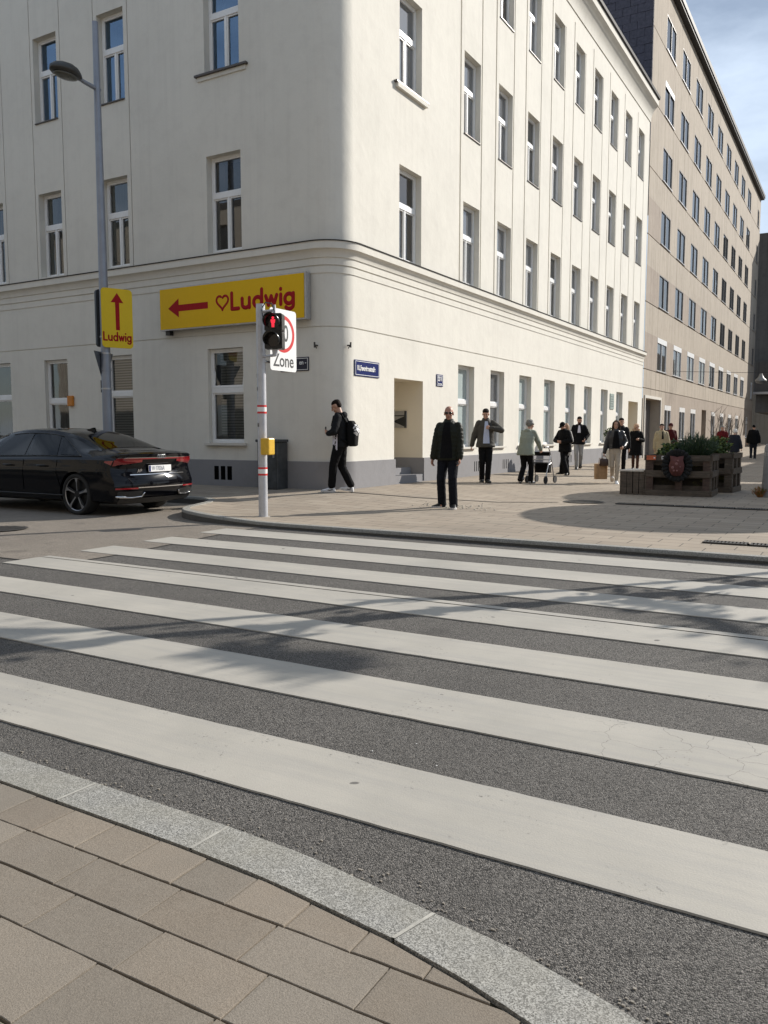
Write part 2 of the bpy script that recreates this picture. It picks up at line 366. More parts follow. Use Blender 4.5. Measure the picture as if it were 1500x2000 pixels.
        if fold:
            sd_ = random.uniform(0, 50); nn = [v_.normal.copy() for v_ in me2.vertices]
            for v_, n_ in zip(me2.vertices, nn):
                c = v_.co; h_ = mnoise.noise((c.x * 7 + sd_, c.y * 7, c.z * 11)) * .6 + (1 - abs(mnoise.noise((c.x * 9 + c.z * 6, c.y * 9 - c.z * 5 + sd_, c.z * 13))) * 2.2) * .55; v_.co = c + n_ * (h_ * fold)
            me2.update()
        return meshobj(name, me2, mats, parent)
def bevel_mesh(me, w_, seg=2, ang=40):
    bm = bmesh.new(); bm.from_mesh(me); bmesh.ops.remove_doubles(bm, verts=bm.verts, dist=1e-5)
    es = [e for e in bm.edges if len(e.link_faces) == 2 and e.calc_face_angle(0) > R(ang)]
    bmesh.ops.bevel(bm, geom=es, offset=w_, segments=seg, affect='EDGES', profile=.5, clamp_overlap=True)
    bm.to_mesh(me); bm.free(); return me
def text_mesh(s, size, ext=.002, bold=0.0, align='LEFT', sx=1.0):
    cu = bpy.data.curves.new('lettering', 'FONT'); cu.body = s; cu.size = size; cu.extrude = ext; cu.offset = bold; cu.align_x = align; cu.align_y = 'CENTER'
    o = bpy.data.objects.new('tmp_text', cu); COL.objects.link(o); dg = bpy.context.evaluated_depsgraph_get()
    me = bpy.data.meshes.new_from_object(o.evaluated_get(dg)); bpy.data.objects.remove(o); bpy.data.curves.remove(cu)
    for v_ in me.vertices: v_.co.x *= sx
    me.materials.clear(); return me
def place_text(s, size, mat, org, ux, uy, parent, bold=0, align='LEFT', sx=1.0, name='lettering', ext=.002):
    me = text_mesh(s, size, ext, bold, align, sx); ux = Vector(ux).normalized(); uy = Vector(uy).normalized(); uz = ux.cross(uy); org = Vector(org)
    for v_ in me.vertices: c = v_.co; v_.co = org + ux * c.x + uy * c.y + uz * c.z
    return meshobj(name, me, mat, parent, True)
def arc(cx, cy, rx, ry, a0, a1, n=14): return [(cx + rx * math.cos(R(a0 + (a1 - a0) * i / n)), cy + ry * math.sin(R(a0 + (a1 - a0) * i / n))) for i in range(n + 1)]
WORD = []                                             # rounded bold lettering drawn in strokes (unit: cap height)
def _word():
    x = 0.0; S = []
    S.append([(x, 1), (x, 0), (x + .44, 0)]); x += .68
    S.append([(x, .6), (x, .24)] + arc(x + .23, .24, .23, .24, 180, 360)[1:] + [(x + .46, .6)]); S.append([(x + .46, .24), (x + .46, 0)]); x += .74
    S.append(arc(x + .25, .30, .25, .30, 0, 360, 24)); S.append([(x + .51, 1.05), (x + .51, 0)]); x += .76
    S.append([(x, .6), (x + .17, .02), (x + .34, .56), (x + .51, .02), (x + .68, .6)]); x += .93
    S.append([(x, .6), (x, 0)]); S.append([(x, .93), (x, .94)]); x += .25
    S.append(arc(x + .25, .30, .25, .30, 0, 360, 24)); S.append([(x + .51, .6), (x + .51, -.10)] + arc(x + .27, -.10, .24, .23, 0, -150)[1:])
    return S, x + .51
WORD, WORD_W = _word()
def stroke_word(mb, org, ux, uy, h, width, wd, strokes=None):
    ux = Vector(ux).normalized(); uy = Vector(uy).normalized(); nz = ux.cross(uy); org = Vector(org); sx = width / WORD_W
    for st in (strokes or WORD):
        mb.tube([org + ux * (p[0] * sx) + uy * (p[1] * h) for p in st], wd, 8, 0, (nz, .12))

# ground height: the pavement rises gently to the walls
XC, YC = -9.40, 14.22
def zf(x, y):
    d = math.hypot(max(x - XC, 0), max(YC - y, 0)); t = max(0, min(1, 1 - d / 3.4)); return .075 + .145 * t
# ================================================================== SETTING: ground
def struct(o): o['kind'] = 'structure'; return o
mb = MB(); mb.quad((-600, -600, -.03), (600, -600, -.03), (600, 600, -.03), (-600, 600, -.03)); struct(mb.build('ground', M_ASPH))
mb = MB(); mb.quad((-90, 1.2, 0), (60, 1.2, 0), (60, 12.3, 0), (-90, 12.3, 0)); struct(mb.build('road', M_ASPH))
# older, paler asphalt of the side lane
mb = MB(); poly = [(-60, 5.65), (-8.27, 5.65), (-7.80, 5.66), (-7.30, 5.80), (-7.31, 6.39), (-7.40, 7.2), (-7.58, 8.41), (-7.66, 9.6), (-60, 12.25)]
pts = [(-60, 5.65), (-20, 5.66), (-8.27, 5.65), (-7.80, 5.66), (-7.30, 5.80), (-7.31, 6.39), (-7.40, 7.2), (-7.58, 8.41), (-7.66, 9.62), (-8.9, 9.68), (-9.5, 9.9), (-10.0, 10.4), (-10.4, 11.3), (-11.2, 12.0), (-60, 12.2)]
mb.add([(x, y, .004) for x, y in pts], [tuple(range(len(pts)))]); struct(mb.build('side_lane', M_ASPHL))
# pavement across the road
KERB = [(-70, 12.05), (-12.2, 12.05), (-11.3, 12.02), (-10.85, 11.85), (-10.5, 11.45), (-10.27, 10.9), (-10.1, 10.45), (-9.85, 10.08), (-9.5, 9.80), (-9.1, 9.62), (-8.6, 9.52), (-7.8, 9.47), (-4, 9.47), (40, 9.47)]
def yk(x):
    for (a, b_), (c, d) in zip(KERB, KERB[1:]):
        if a <= x <= c: return b_ + (d - b_) * (x - a) / (c - a)
    return KERB[-1][1]
def zkerb(x, y): return max(zf(x, y), .075 + .065 * max(0, min(1, (-7.6 - x) / 1.6)))
xs = [-70, -50, -35, -25, -20, -17, -15] + [-14 + .25 * i for i in range(60)] + [1.5, 3, 6, 10, 20, 40]
ys = [0, .15, .4, .8, 1.3, 1.8, 2.3, 2.8, 3.4, 4, 5, 6, 7.5, 9, 12, 16, 22, 30, 45, 70, 110, 170]
mb = MB(); vs = []; nY = len(ys)
for x in xs:
    for t in ys:
        y = yk(x) + .13 + t; z = zf(x, y); k = max(0, 1 - t / .9); z = max(z, z * (1 - k) + zkerb(x, yk(x)) * k); vs.append((x, y, z))
fs = [(i * nY + j, (i + 1) * nY + j, (i + 1) * nY + j + 1, i * nY + j + 1) for i in range(len(xs) - 1) for j in range(nY - 1)]
mb.add(vs, fs, 0, True); struct(mb.build('pavement', M_PAVE))
# its granite kerb: stones butted along the line
def resample(pts, step):
    out_ = []; 
    for (a, b_), (c, d) in zip(pts, pts[1:]):
        n = max(1, int(math.hypot(c - a, d - b_) / step)); out_ += [(a + (c - a) * i / n, b_ + (d - b_) * i / n) for i in range(n)]
    return out_ + [pts[-1]]
def smooth_path(pts, it=2):
    for _ in range(it):
        q = [pts[0]]
        for a, b_ in zip(pts, pts[1:]): q += [(a[0] * .75 + b_[0] * .25, a[1] * .75 + b_[1] * .25), (a[0] * .25 + b_[0] * .75, a[1] * .25 + b_[1] * .75)]
        pts = q + [pts[-1]]
    return pts
def sweep(path, prof, mats, name, parent=None, zoff=None, closed_prof=False, keep=False, mi=0, smooth=True):
    """path: list (x,y); prof: list (out, z); out = to the left of the walking direction"""
    mb = MB(); n = len(prof); vs = []
    for i, (x, y) in enumerate(path):
        a = path[max(0, i - 1)]; c = path[min(len(path) - 1, i + 1)]; dx, dy = c[0] - a[0], c[1] - a[1]; l_ = math.hypot(dx, dy) or 1
        nx, ny = -dy / l_, dx / l_
        for o_, z in prof: vs.append((x + nx * o_, y + ny * o_, z + (zoff(x, y) if zoff else 0)))
    m = n if closed_prof else n - 1
    fs = [(i * n + j, (i + 1) * n + j, (i + 1) * n + (j + 1) % n, i * n + (j + 1) % n) for i in range(len(path) - 1) for j in range(m)]
    mb.add(vs, fs, mi, smooth)
    if closed_prof: mb.add([vs[j] for j in range(n)], [tuple(range(n))], mi); mb.add([vs[(len(path) - 1) * n + j] for j in range(n)], [tuple(reversed(range(n)))], mi)
    o = mb.build(name, mats, parent, keep); me = o.data; me.set_sharp_from_angle(angle=R(35)); return o
path = resample(smooth_path(KERB), .5)
struct(sweep(path, [(.001, -.042), (.004, -.012), (.016, .003), (.135, .003), (.135, -.1)], M_GRAN, 'kerb', zoff=lambda x, y: zkerb(x, y)))
M_GRSHADE = granite('shade_dark_granite', (.085, .08, .073))  # shade of the lower kerb face put into its colour
struct(sweep(path, [(-.012, -.25), (.002, -.07), (.003, -.041)], M_GRSHADE, 'kerb_face', zoff=lambda x, y: zkerb(x, y)))
# near pavement: slabs and granite edging
NIN = [(-9, 1.93), (-3.2, 1.915), (-1.9, 1.893), (-1.5, 1.872), (-1.05, 1.812), (-.8, 1.755), (-.6, 1.695), (-.3, 1.57), (0, 1.41), (.4, 1.14), (.8, .80), (1.4, .2), (2.2, -.8)]
NOUT = [(-9, 2.12), (-3.2, 2.105), (-1.9, 2.085), (-1.5, 2.062), (-1.05, 1.99), (-.75, 1.945), (-.4, 1.845), (-.1, 1.72), (.2, 1.55), (.6, 1.26), (1.0, .90), (1.6, .3), (2.4, -.7)]
def yin(x):
    for (a, b_), (c, d) in zip(NIN, NIN[1:]):
        if a <= x <= c: return b_ + (d - b_) * (x - a) / (c - a)
    return -9
mb = MB(); n = len(NIN)
def lerp2(A, t): k = t * (len(A) - 1); i = min(int(k), len(A) - 2); f = k - i; return (A[i][0] * (1 - f) + A[i + 1][0] * f, A[i][1] * (1 - f) + A[i + 1][1] * f)
joints_in = [-9, -7.4, -5.9, -4.5, -3.25, -2.53, -1.845, -1.033, -.33, .32, .85, 1.5, 2.2]
def at_x(A, x):
    for p, q in zip(A, A[1:]):
        if p[0] <= x <= q[0]: f = (x - p[0]) / (q[0] - p[0]); return (x, p[1] + (q[1] - p[1]) * f)
    return A[-1]
dx_ = lambda x: 0 if x < -1.4 else min(.2, (x + 1.4) * .11)
for a, c in zip(joints_in, joints_in[1:]):
    k = 6; top = []; g = .006
    for i in range(k + 1):
        x = a + g + (c - a - 2 * g) * i / k; p = at_x(NIN, x); q = at_x(NOUT, x + dx_(x)); zz = .024 + random.uniform(-.0015, .0015) * 0
        top.append(((p[0], p[1] + .006, zz), (q[0], q[1], zz - .004), (q[0] + .002, q[1] + .008, zz - .012), (q[0], q[1] + .008, -.06), (p[0], p[1] + .006, -.06)))
    vs = [v_ for r_ in top for v_ in r_]; fs = [(i * 5 + j, (i + 1) * 5 + j, (i + 1) * 5 + j + 1, i * 5 + j + 1) for i in range(k) for j in range(3)] + [((i + 1) * 5, i * 5, i * 5 + 4, (i + 1) * 5 + 4) for i in range(k)]
    fs = [tuple(reversed(f)) for f in fs] + [(0, 1, 2, 3, 4), tuple(k * 5 + j for j in (4, 3, 2, 1, 0))]
    mb.add(vs, fs)
struct(mb.build('near_kerb', M_GRAN))
# pale mortar in the kerb joints
mb = MB()
for x in joints_in[1:-1]:
    p = at_x(NIN, x); q = at_x(NOUT, x + dx_(x)); mb.quad((p[0] - .006, p[1] + .008, .0248), (p[0] + .006, p[1] + .008, .0248), (q[0] + .006, q[1] - .001, .0208), (q[0] - .006, q[1] - .001, .0208))
struct(mb.build('kerb_mortar', simple('pale_mortar', (.36, .345, .305), .9, var=.3)))
mb = MB()
bed = [(x, yin(x)) for x in (-9, -3.2, -1.9, -1.5, -1.05, -.8, -.6, -.3, 0, .4, .8, 1.4, 2.2)]
for p, q in zip(bed, bed[1:]): mb.quad((p[0], -1, .008), (q[0], -1, .008), (q[0], q[1] + .02, .008), (p[0], p[1] + .02, .008))
struct(mb.build('joint_bed', M_SOIL))
mb = MB(); tints = []
rows = [(1.715, 1.95, .217, -2.408), (1.535, 1.7095, .3605, -2.063), (1.351, 1.530, .3605, -1.952), (1.094, 1.3455, .40, -1.642), (.84, 1.088, .40, -1.44), (.58, .832, .40, -1.62), (.32, .572, .40, -1.42)]
def slab(x0, x1, y0, y1, clip):
    k = 30 if clip else 12; g = .0018; y0 += random.uniform(-.0015, .002); y1 += random.uniform(-.002, .0015); zt = .020 + random.uniform(-.0008, .0008); b_ = .0018; tx, ty = random.uniform(-.0006, .0006), random.uniform(-.0006, .0006)
    cols_ = []
    for i in range(k + 1):
        x = x0 + g + (x1 - x0 - 2 * g) * i / k; yt = min(y1, yin(x) - .006) if clip else y1
        if yt <= y0 + .004: continue
        cols_.append((x, y0, yt))
    if len(cols_) < 2: return
    vs = []; base = len(mb.v)
    for i, (x, ya, yb) in enumerate(cols_):
        e = b_ if i == 0 else (-b_ if i == len(cols_) - 1 else 0); z = zt + tx * (i / k) 
        ya = ya + .0022 * mnoise.noise((x * 17, ya * 40, 1)); yb = yb + (0 if clip and yb < y1 - 1e-6 else .0022 * mnoise.noise((x * 17, yb * 40, 5)))
        vs += [(x, ya, -.01), (x, ya, z - b_ * .8 - (b_ if e else 0) * .3), (x + e, ya + b_, z - (b_ * .5 if e else 0)), (x + e, yb - b_, z + ty - (b_ * .5 if e else 0)), (x, yb, z + ty - b_ * .8), (x, yb, -.01)]
    fs = [(i * 6 + j, (i + 1) * 6 + j, (i + 1) * 6 + j + 1, i * 6 + j + 1) for i in range(len(cols_) - 1) for j in range(5)]
    m = len(cols_) - 1; fs += [(5, 4, 3, 2, 1, 0), tuple(m * 6 + j for j in range(6))]
    mb.add(vs, fs); t = random.uniform(.90, 1.08); warm = random.uniform(-.01, .035)
    tints.extend([(t * (1 + warm), t, t * (1 - warm), 1)] * len(vs))
for ri, (y0, y1, pw, ph) in enumerate(rows):
    k0 = int((-4.6 - ph) / pw); x = ph + k0 * pw
    while x < 1.6: slab(x, x + pw, y0, y1, ri == 0 or x > -1.5); x += pw
me = mb.mesh('near_pavement'); ca = me.color_attributes.new('tint', 'FLOAT_COLOR', 'POINT')
for i, t in enumerate(tints): ca.data[i].color = t
struct(meshobj('near_pavement', me, M_SLAB))
mb = MB(); mb.quad((-9, -9, .012), (2.2, -9, .012), (2.2, .3, .012), (-9, .3, .012)); mb.quad((-90, -9, .012), (-9.0, -9, .012), (-9.0, 2.1, .012), (-90, 2.1, .012))
me = mb.mesh('near_pavement_rest'); struct(meshobj('near_pavement', me, M_PAVE))

mb = MB(); rr = random.Random(17)                    # grit swept along the far kerb and the near kerb edge
for k in range(520):
    if k % 2: x = rr.uniform(-8.5, .5); y = yk(x) - .03 - abs(rr.gauss(0, .06))
    else: x = rr.uniform(-3.2, .2); y = at_x(NOUT, x)[1] + .012 + abs(rr.gauss(0, .05))
    s_ = rr.uniform(.0012, .004); mb.box(x - s_, x + s_, y - s_ * .8, y + s_ * .8, .001, .001 + s_)
o = mb.build('gutter_grit', simple('grit', (.26, .235, .20), .9, var=.5)); tag(o, 'fine grit lying along both kerbs of the crossing', 'grit'); o['kind'] = 'stuff'
# zebra crossing: each stripe a painted sheet with slightly ragged edges
stripes = [(2.372, 2.868), (3.385, 3.882), (4.405, 4.892), (5.425, 5.900), (6.450, 6.965), (7.455, 7.975), (8.520, 9.090)]
for si, (y0, y1) in enumerate(stripes):
    mb = MB(); N = 220; x0, x1 = -7.86 - .02 * si, 5.2; rnd = random.Random(si)
    ea = [y0 + .0035 * mnoise.noise((i * .37, si * 3.1, 0)) + rnd.uniform(-.001, .001) for i in range(N + 1)]; eb = [y1 + .0035 * mnoise.noise((i * .41, si * 5.7, 9)) + rnd.uniform(-.001, .001) for i in range(N + 1)]
    X = [x0 + (x1 - x0) * i / N for i in range(N + 1)]; vs = []
    for i in range(N + 1): vs += [(X[i], ea[i], .002), (X[i], ea[i] + .002, .0085), (X[i], eb[i] - .002, .0085), (X[i], eb[i], .002)]
    mb.add(vs, [(i * 4 + j, (i + 1) * 4 + j, (i + 1) * 4 + j + 1, i * 4 + j + 1) for i in range(N) for j in range(3)])
    if si == 3:                                    # narrow extra band beyond the tar seam
        mb.add([(X[i], y1 + .022 + .004 * mnoise.noise((i * .3, 2, 2)), .0085) for i in range(N + 1)] + [(X[i], y1 + .115 + .004 * mnoise.noise((i * .3, 7, 2)), .0085) for i in range(N + 1)], [(i, i + 1, N + 2 + i, N + 1 + i) for i in range(N)])
    o = mb.build('zebra_stripe', M_PAINT); o['kind'] = 'structure'; o['group'] = 'painted stripes of the zebra crossing'
mb = MB(); N = 160
mb.add([(-7.9 + 13.5 * i / N, 5.903 + .003 * mnoise.noise((i * .5, 0, 0)), .0048) for i in range(N + 1)] + [(-7.9 + 13.5 * i / N, 5.918 + .006 * mnoise.noise((i * .5, 4, 0)), .0048) for i in range(N + 1)], [(i, i + 1, N + 2 + i, N + 1 + i) for i in range(N)])
struct(mb.build('tar_seam', simple('tar', (.012, .011, .010), .6)))
mb = MB(); sp = [(-60, 5.66), (-20, 5.67), (-8.27, 5.655), (-7.80, 5.665), (-7.30, 5.80), (-7.31, 6.39), (-7.40, 7.2), (-7.58, 8.41), (-7.66, 9.40)]
for a, c in zip(sp, sp[1:]):
    d = Vector((c[0] - a[0], c[1] - a[1])).normalized() * .012; mb.quad((a[0] - d.y, a[1] + d.x, .0062), (a[0] + d.y, a[1] - d.x, .0062), (c[0] + d.y, c[1] - d.x, .0062), (c[0] - d.y, c[1] + d.x, .0062))
struct(mb.build('asphalt_joint', simple('tar2', (.03, .028, .025), .7)))

# pavement fittings
def manhole(x, y, r, label, cat='manhole cover'):
    t = thing('manhole_cover', label, cat, (x, y, zf(x, y) if y > 9.4 else .004)); m = MB(); n = 28
    m.add([(math.cos(2 * PI * i / n) * r, math.sin(2 * PI * i / n) * r, .004) for i in range(n)], [tuple(range(n))])
    m.build('cover_plate', M_DARKH, t); m = MB()
    for k in range(-6, 7):
        h_ = math.sqrt(max(0, (r * .93) ** 2 - (k * r / 7) ** 2))
        m.box(-h_, h_, k * r / 7 - r * .038, k * r / 7 + r * .038, .005, .016); m.box(k * r / 7 - r * .03, k * r / 7 + r * .03, -h_, h_, .005, .014)
    m.build('grid_ribs', M_IRON, t); m = MB()
    for i in range(n):
        a, c = 2 * PI * i / n, 2 * PI * (i + 1) / n; q = [(math.cos(a) * r * .94, math.sin(a) * r * .94, .017), (math.cos(a) * r * 1.06, math.sin(a) * r * 1.06, .014), (math.cos(c) * r * 1.06, math.sin(c) * r * 1.06, .014), (math.cos(c) * r * .94, math.sin(c) * r * .94, .017)]
        m.quad(q[0], q[1], q[2], q[3])
    m.build('rim', M_IRON, t); return t
manhole(-4.60, 15.5, .36, 'round cast iron manhole cover in the shaded paving before the pallet bench')
manhole(-10.75, 7.35, .36, 'round cast iron manhole cover in the asphalt below the black car')
def grate(x0, y, w_, n, label, base=None):
    t = thing('drain_grate', label, 'drain grate', (x0, y, zf(x0, y)))
    m = MB(); m.quad((0, -w_ / 2, .005), (n * .52, -w_ / 2, .005), (n * .52, w_ / 2, .005), (0, w_ / 2, .005)); m.build('channel', M_DARKH, t)
    for k in range(n):
        m = MB(); m.box(k * .52 + .008, k * .52 + .502, -w_ / 2, -w_ / 2 + .02, .006, .020); m.box(k * .52 + .008, k * .52 + .502, w_ / 2 - .02, w_ / 2, .006, .020)
        for q in range(12): m.box(k * .52 + .012 + q * .0415, k * .52 + .034 + q * .0415, -w_ / 2 + .02, w_ / 2 - .02, .006, .019)
        m.build('grate_bar', M_IRON, t)
grate(-3.95, 15.42, .22, 9, 'long line of dark drain gratings running past the pallet planter')
grate(-1.62, 10.44, .20, 5, 'short drain grating set in sunlit paving close to the kerb')
mb = MB(); mb.quad((-9.2, 14.16, .0), (-9.2, 14.16, 0), (-9.2, 14.2, 0), (-9.2, 14.2, 0)); mb = MB()
gp = [(-9.0, 14.02), (-7.5, 14.14), (-6.0, 14.62), (-5.0, 15.2)]
for a, c in zip(gp, gp[1:]): mb.quad((a[0], a[1] - .05, zf(*a) + .005), (c[0], c[1] - .05, zf(*c) + .005), (c[0], c[1] + .05, zf(*c) + .005), (a[0], a[1] + .05, zf(*a) + .005))
struct(mb.build('gutter_line', simple('worn_gutter', (.075, .062, .05), .9)))
mb = MB(); rr = random.Random(3)                     # crumbs of plaster / droppings by the man's feet
for k in range(90):
    x, y = -6.25 + rr.gauss(0, .38), 13.25 + rr.gauss(0, .28); s_ = rr.uniform(.006, .02); z = zf(x, y)
    mb.box(x - s_, x + s_, y - s_ * .8, y + s_ * .8, z, z + s_ * .5)
o = mb.build('litter', simple('pale_crumbs', (.42, .39, .33), .9)); o['kind'] = 'stuff'; tag(o, 'pale crumbs scattered on the paving around the bald man', 'litter'); o['kind'] = 'stuff'
for k in range(3):
    mb = MB(); s_ = .004; x, y = (-1.66, 3.12, ) if k == 0 else ((-2.1 + k * .3, 2.95)); x += k * .013
    mb.box(x, x + s_ * 1.6, y, y + s_, .003, .005)
    tag(mb.build('paper_scrap', M_WHITE), 'tiny white scrap of paper on the dark asphalt between zebra stripes', 'paper scrap', 'paper scraps on the crossing')

# ================================================================== buildings
def relief(name, us, vs_, depthf, posf, matf, mats, parent):
    """wall with depth: cells at different depths, joined by their reveals"""
    us = sorted(set(round(x, 4) for x in us)); vs_ = sorted(set(round(x, 4) for x in vs_)); nu, nv = len(us) - 1, len(vs_) - 1
    D = [[depthf((us[i] + us[i + 1]) / 2, (vs_[j] + vs_[j + 1]) / 2) for j in range(nv)] for i in range(nu)]
    V = []; idx = {}; F = []; MI = []
    def vid(u, v, d):
        k = (round(u, 4), round(v, 4), round(d, 4))
        if k not in idx: idx[k] = len(V); V.append(tuple(posf(u, v, d)))
        return idx[k]
    def mat(i, j): return matf((us[i] + us[i + 1]) / 2, (vs_[j] + vs_[j + 1]) / 2, D[i][j])
    for i in range(nu):
        for j in range(nv):
            d = D[i][j]; u0, u1, v0, v1 = us[i], us[i + 1], vs_[j], vs_[j + 1]
            if d is None: continue
            F.append((vid(u0, v0, d), vid(u1, v0, d), vid(u1, v1, d), vid(u0, v1, d))); MI.append(mat(i, j))
            if i + 1 < nu and D[i + 1][j] is not None and abs(D[i + 1][j] - d) > 1e-5:
                e = D[i + 1][j]; F.append((vid(u1, v0, d), vid(u1, v0, e), vid(u1, v1, e), vid(u1, v1, d))); MI.append((mat(i, j) if (d < e) != (max(d, e) > 2) else mat(i + 1, j)))
            if j + 1 < nv and D[i][j + 1] is not None and abs(D[i][j + 1] - d) > 1e-5:
                e = D[i][j + 1]; F.append((vid(u0, v1, d), vid(u1, v1, d), vid(u1, v1, e), vid(u0, v1, e))); MI.append(mat(i, j) if (d < e) != (max(d, e) > 2) else mat(i, j + 1))
    me = bpy.data.meshes.new(name); me.from_pydata(V, [], F); me.polygons.foreach_set('material_index', MI); me.polygons.foreach_set('use_smooth', [True] * len(F))
    me.update(); me.set_sharp_from_angle(angle=R(30)); return meshobj(name, me, mats, parent, True)

# ---- window kits (local: x along the wall, z up, -y outwards, origin at the middle of the sill)
_cache = {}
def frame_mesh(w_, h_, tz, mull, sash):
    k = (round(w_, 3), round(h_, 3), round(tz, 3), mull, sash)
    if k in _cache: return _cache[k]
    m = MB(); f = .05; d0, d1 = -.035, .035; hw = w_ / 2
    m.box(-hw, -hw + f, d0, d1, 0, h_); m.box(hw - f, hw, d0, d1, 0, h_); m.box(-hw + f, hw - f, d0, d1, 0, f); m.box(-hw + f, hw - f, d0, d1, h_ - f, h_)
    m.box(-hw + f, hw - f, d0 - .012, d1, tz - .055, tz + .055)
    s_ = .034
    def ring(x0, x1, z0, z1): 
        m.box(x0, x0 + s_, d0 + .012, d1 - .003, z0, z1); m.box(x1 - s_, x1, d0 + .012, d1 - .003, z0, z1); m.box(x0 + s_, x1 - s_, d0 + .012, d1 - .003, z0, z0 + s_); m.box(x0 + s_, x1 - s_, d0 + .012, d1 - .003, z1 - s_, z1)
    ring(-hw + f, hw - f, tz + .055, h_ - f)
    if mull: m.box(-.022, .022, d0 - .004, d1, f, tz - .055); ring(-hw + f, -.022, f, tz - .055); ring(.022, hw - f, f, tz - .055)
    else: ring(-hw + f, hw - f, f, tz - .055)
    _cache[k] = m.mesh('window_frame'); _cache[k].materials.append(M_FRAME); return _cache[k]
def pane_mesh(w_, h_, mat, key):
    k = ('p', round(w_, 3), round(h_, 3), key)
    if k not in _cache:
        m = MB(); m.quad((-w_ / 2 + .05, .012, .05), (w_ / 2 - .05, .012, .05), (w_ / 2 - .05, .012, h_ - .05), (-w_ / 2 + .05, .012, h_ - .05)); me = m.mesh('pane'); me.materials.append(mat); _cache[k] = me
    return _cache[k]
def curtain_mesh(w_, h0, h1, x0, x1, mat, key, wav=.012):
    k = ('c', round(w_, 3), h0, h1, x0, x1, key)
    if k not in _cache:
        m = MB(); N = 24; vs = []
        for i in range(N + 1):
            x = x0 + (x1 - x0) * i / N; y = .06 + wav * math.sin(i * 1.9) + wav * .6 * math.sin(i * .8); vs += [(x, y, h0), (x, y, h1)]
        m.add(vs, [(2 * i, 2 * i + 2, 2 * i + 3, 2 * i + 1) for i in range(N)], 0, True); me = m.mesh('curtain'); me.materials.append(mat); _cache[k] = me
    return _cache[k]
def sill_mesh(w_, out_, th, mat, key):
    k = ('s', round(w_, 3), out_, th, key)
    if k not in _cache: m = MB(); m.box(-w_ / 2, w_ / 2, -out_, -.036, -th, .002); me = m.mesh('window_sill'); me.materials.append(mat); _cache[k] = bevel_mesh(me, .004, 1)
    return _cache[k]
def inst(name, me, parent): o = link(bpy.data.objects.new(name, me)); o.parent = parent; return o
def window(parent, pos, rz, w_, h_, tz=.6, mull=True, glass=None, cur=None, sill=None, name='window', shade=None):
    f = link(bpy.data.objects.new(name, frame_mesh(w_, h_, h_ * tz, mull, 1))); f.location = pos; f.rotation_euler = (0, 0, rz)
    f.parent = parent; f.matrix_parent_inverse = world_m(parent).inverted()
    g = glass or M_GLASS; inst('pane', pane_mesh(w_, h_, g, g.name), f)
    if cur:
        for (h0, h1, x0, x1, mt) in cur:
            mat = {'w': M_CURT, 'g': M_CURTG, 'b': M_BLIND, 's': M_SCREEN, 't': M_FROST}[mt]
            inst('curtain' if mt in 'wgt' else ('blind' if mt == 'b' else 'insect_screen'), curtain_mesh(w_, round(h0 * h_, 3), round(h1 * h_, 3), round(x0 * w_, 3), round(x1 * w_, 3), mat, mt, .012 if mt in 'wg' else 0), f)
    if sill: inst('window_sill', sill_mesh(sill[0], sill[1], sill[2], sill[3], sill[3].name), f)
    return f

# ---- the cream corner building
RC = .62; ARC = RC * PI / 2; CX, CY = XC - RC, YC + RC
def wpos(u, v, d):
    if u <= 0: return Vector((CX + u, YC + d, v))
    if u >= ARC: return Vector((XC - d, CY + (u - ARC), v))
    a = u / RC; return Vector((CX + (RC - d) * math.sin(a), CY - (RC - d) * math.cos(a), v))
def uY(y): return ARC + y - CY
def uX(x): return x - CX
YE = 41.05
bld = thing('corner_building', 'cream plastered corner building with rounded corner and white framed windows', 'building', (CX, CY, .2))
RW = []          # openings: u0,u1,v0,v1,kind
rightc = [(16.78, 17.86)] + [(20.23 + 2.335 * k, 21.29 + 2.335 * k) for k in range(9)]
leftc = [(-12.88, -11.90), (-16.26, -15.36), (-18.60, -17.72), (-20.95, -20.05), (-23.3, -22.4), (-25.7, -24.8)]
FL = [(5.41, 7.50), (9.24, 11.30), (13.10, 15.18)]
rnd = random.Random(11)
for k, (a, c) in enumerate(rightc):
    for fi, (v0, v1) in enumerate(FL): RW.append((uY(a), uY(c), v0, v1, ('R', k, fi)))
for k, (a, c) in enumerate(leftc):
    for fi, (v0, v1) in enumerate(FL): RW.append((uX(a), uX(c), v0, v1, ('L', k, fi)))
gr = [(20.0, 21.05), (22.2, 23.25), (24.5, 25.58), (26.82, 27.92), (29.14, 30.2), (31.42, 32.45), (33.78, 34.8), (36.2, 37.3)]
for k, (a, c) in enumerate(gr): RW.append((uY(a), uY(c), 1.02, 3.23, ('G', k, 0)))
gl = [(-12.95, -11.92), (-16.30, -15.38), (-18.62, -17.72), (-21.0, -20.02), (-23.4, -22.4)]
for k, (a, c) in enumerate(gl): RW.append((uX(a), uX(c), 1.18 if k != 2 else .5, 3.30, ('H', k, 0)))
DOORS = [(uY(16.55), uY(17.98), .23, 2.67), (uY(38.36), uY(40.2), .2, 2.9)]
grooves = []
for k, (a, c) in enumerate(rightc[1:]): grooves += [(uY(a) - .25, uY(a) - .17, 5.3, 15.75), (uY(c) + .05, uY(c) + .12, 5.3, 15.2)]
for k, (a, c) in enumerate(leftc[1:]): grooves += [(uX(a) - .13, uX(a) - .105, 5.3, 15.75), (uX(c) + .12, uX(c) + .145, 5.3, 15.75)]
HG = [(3.595, 3.622)]
us = [uX(-42), -.6, 0, ARC, uY(YE)] + [ARC * i / 18 for i in range(19)]; vs_ = [-.1, .80, .83, 5.3, 15.2, 15.75, 17.2]
for o_ in RW: us += [o_[0], o_[1]]; vs_ += [o_[2], o_[3]]
for d in DOORS: us += [d[0], d[1]]; vs_ += [d[2], d[3]]
for g in grooves: us += [g[0], g[1]]
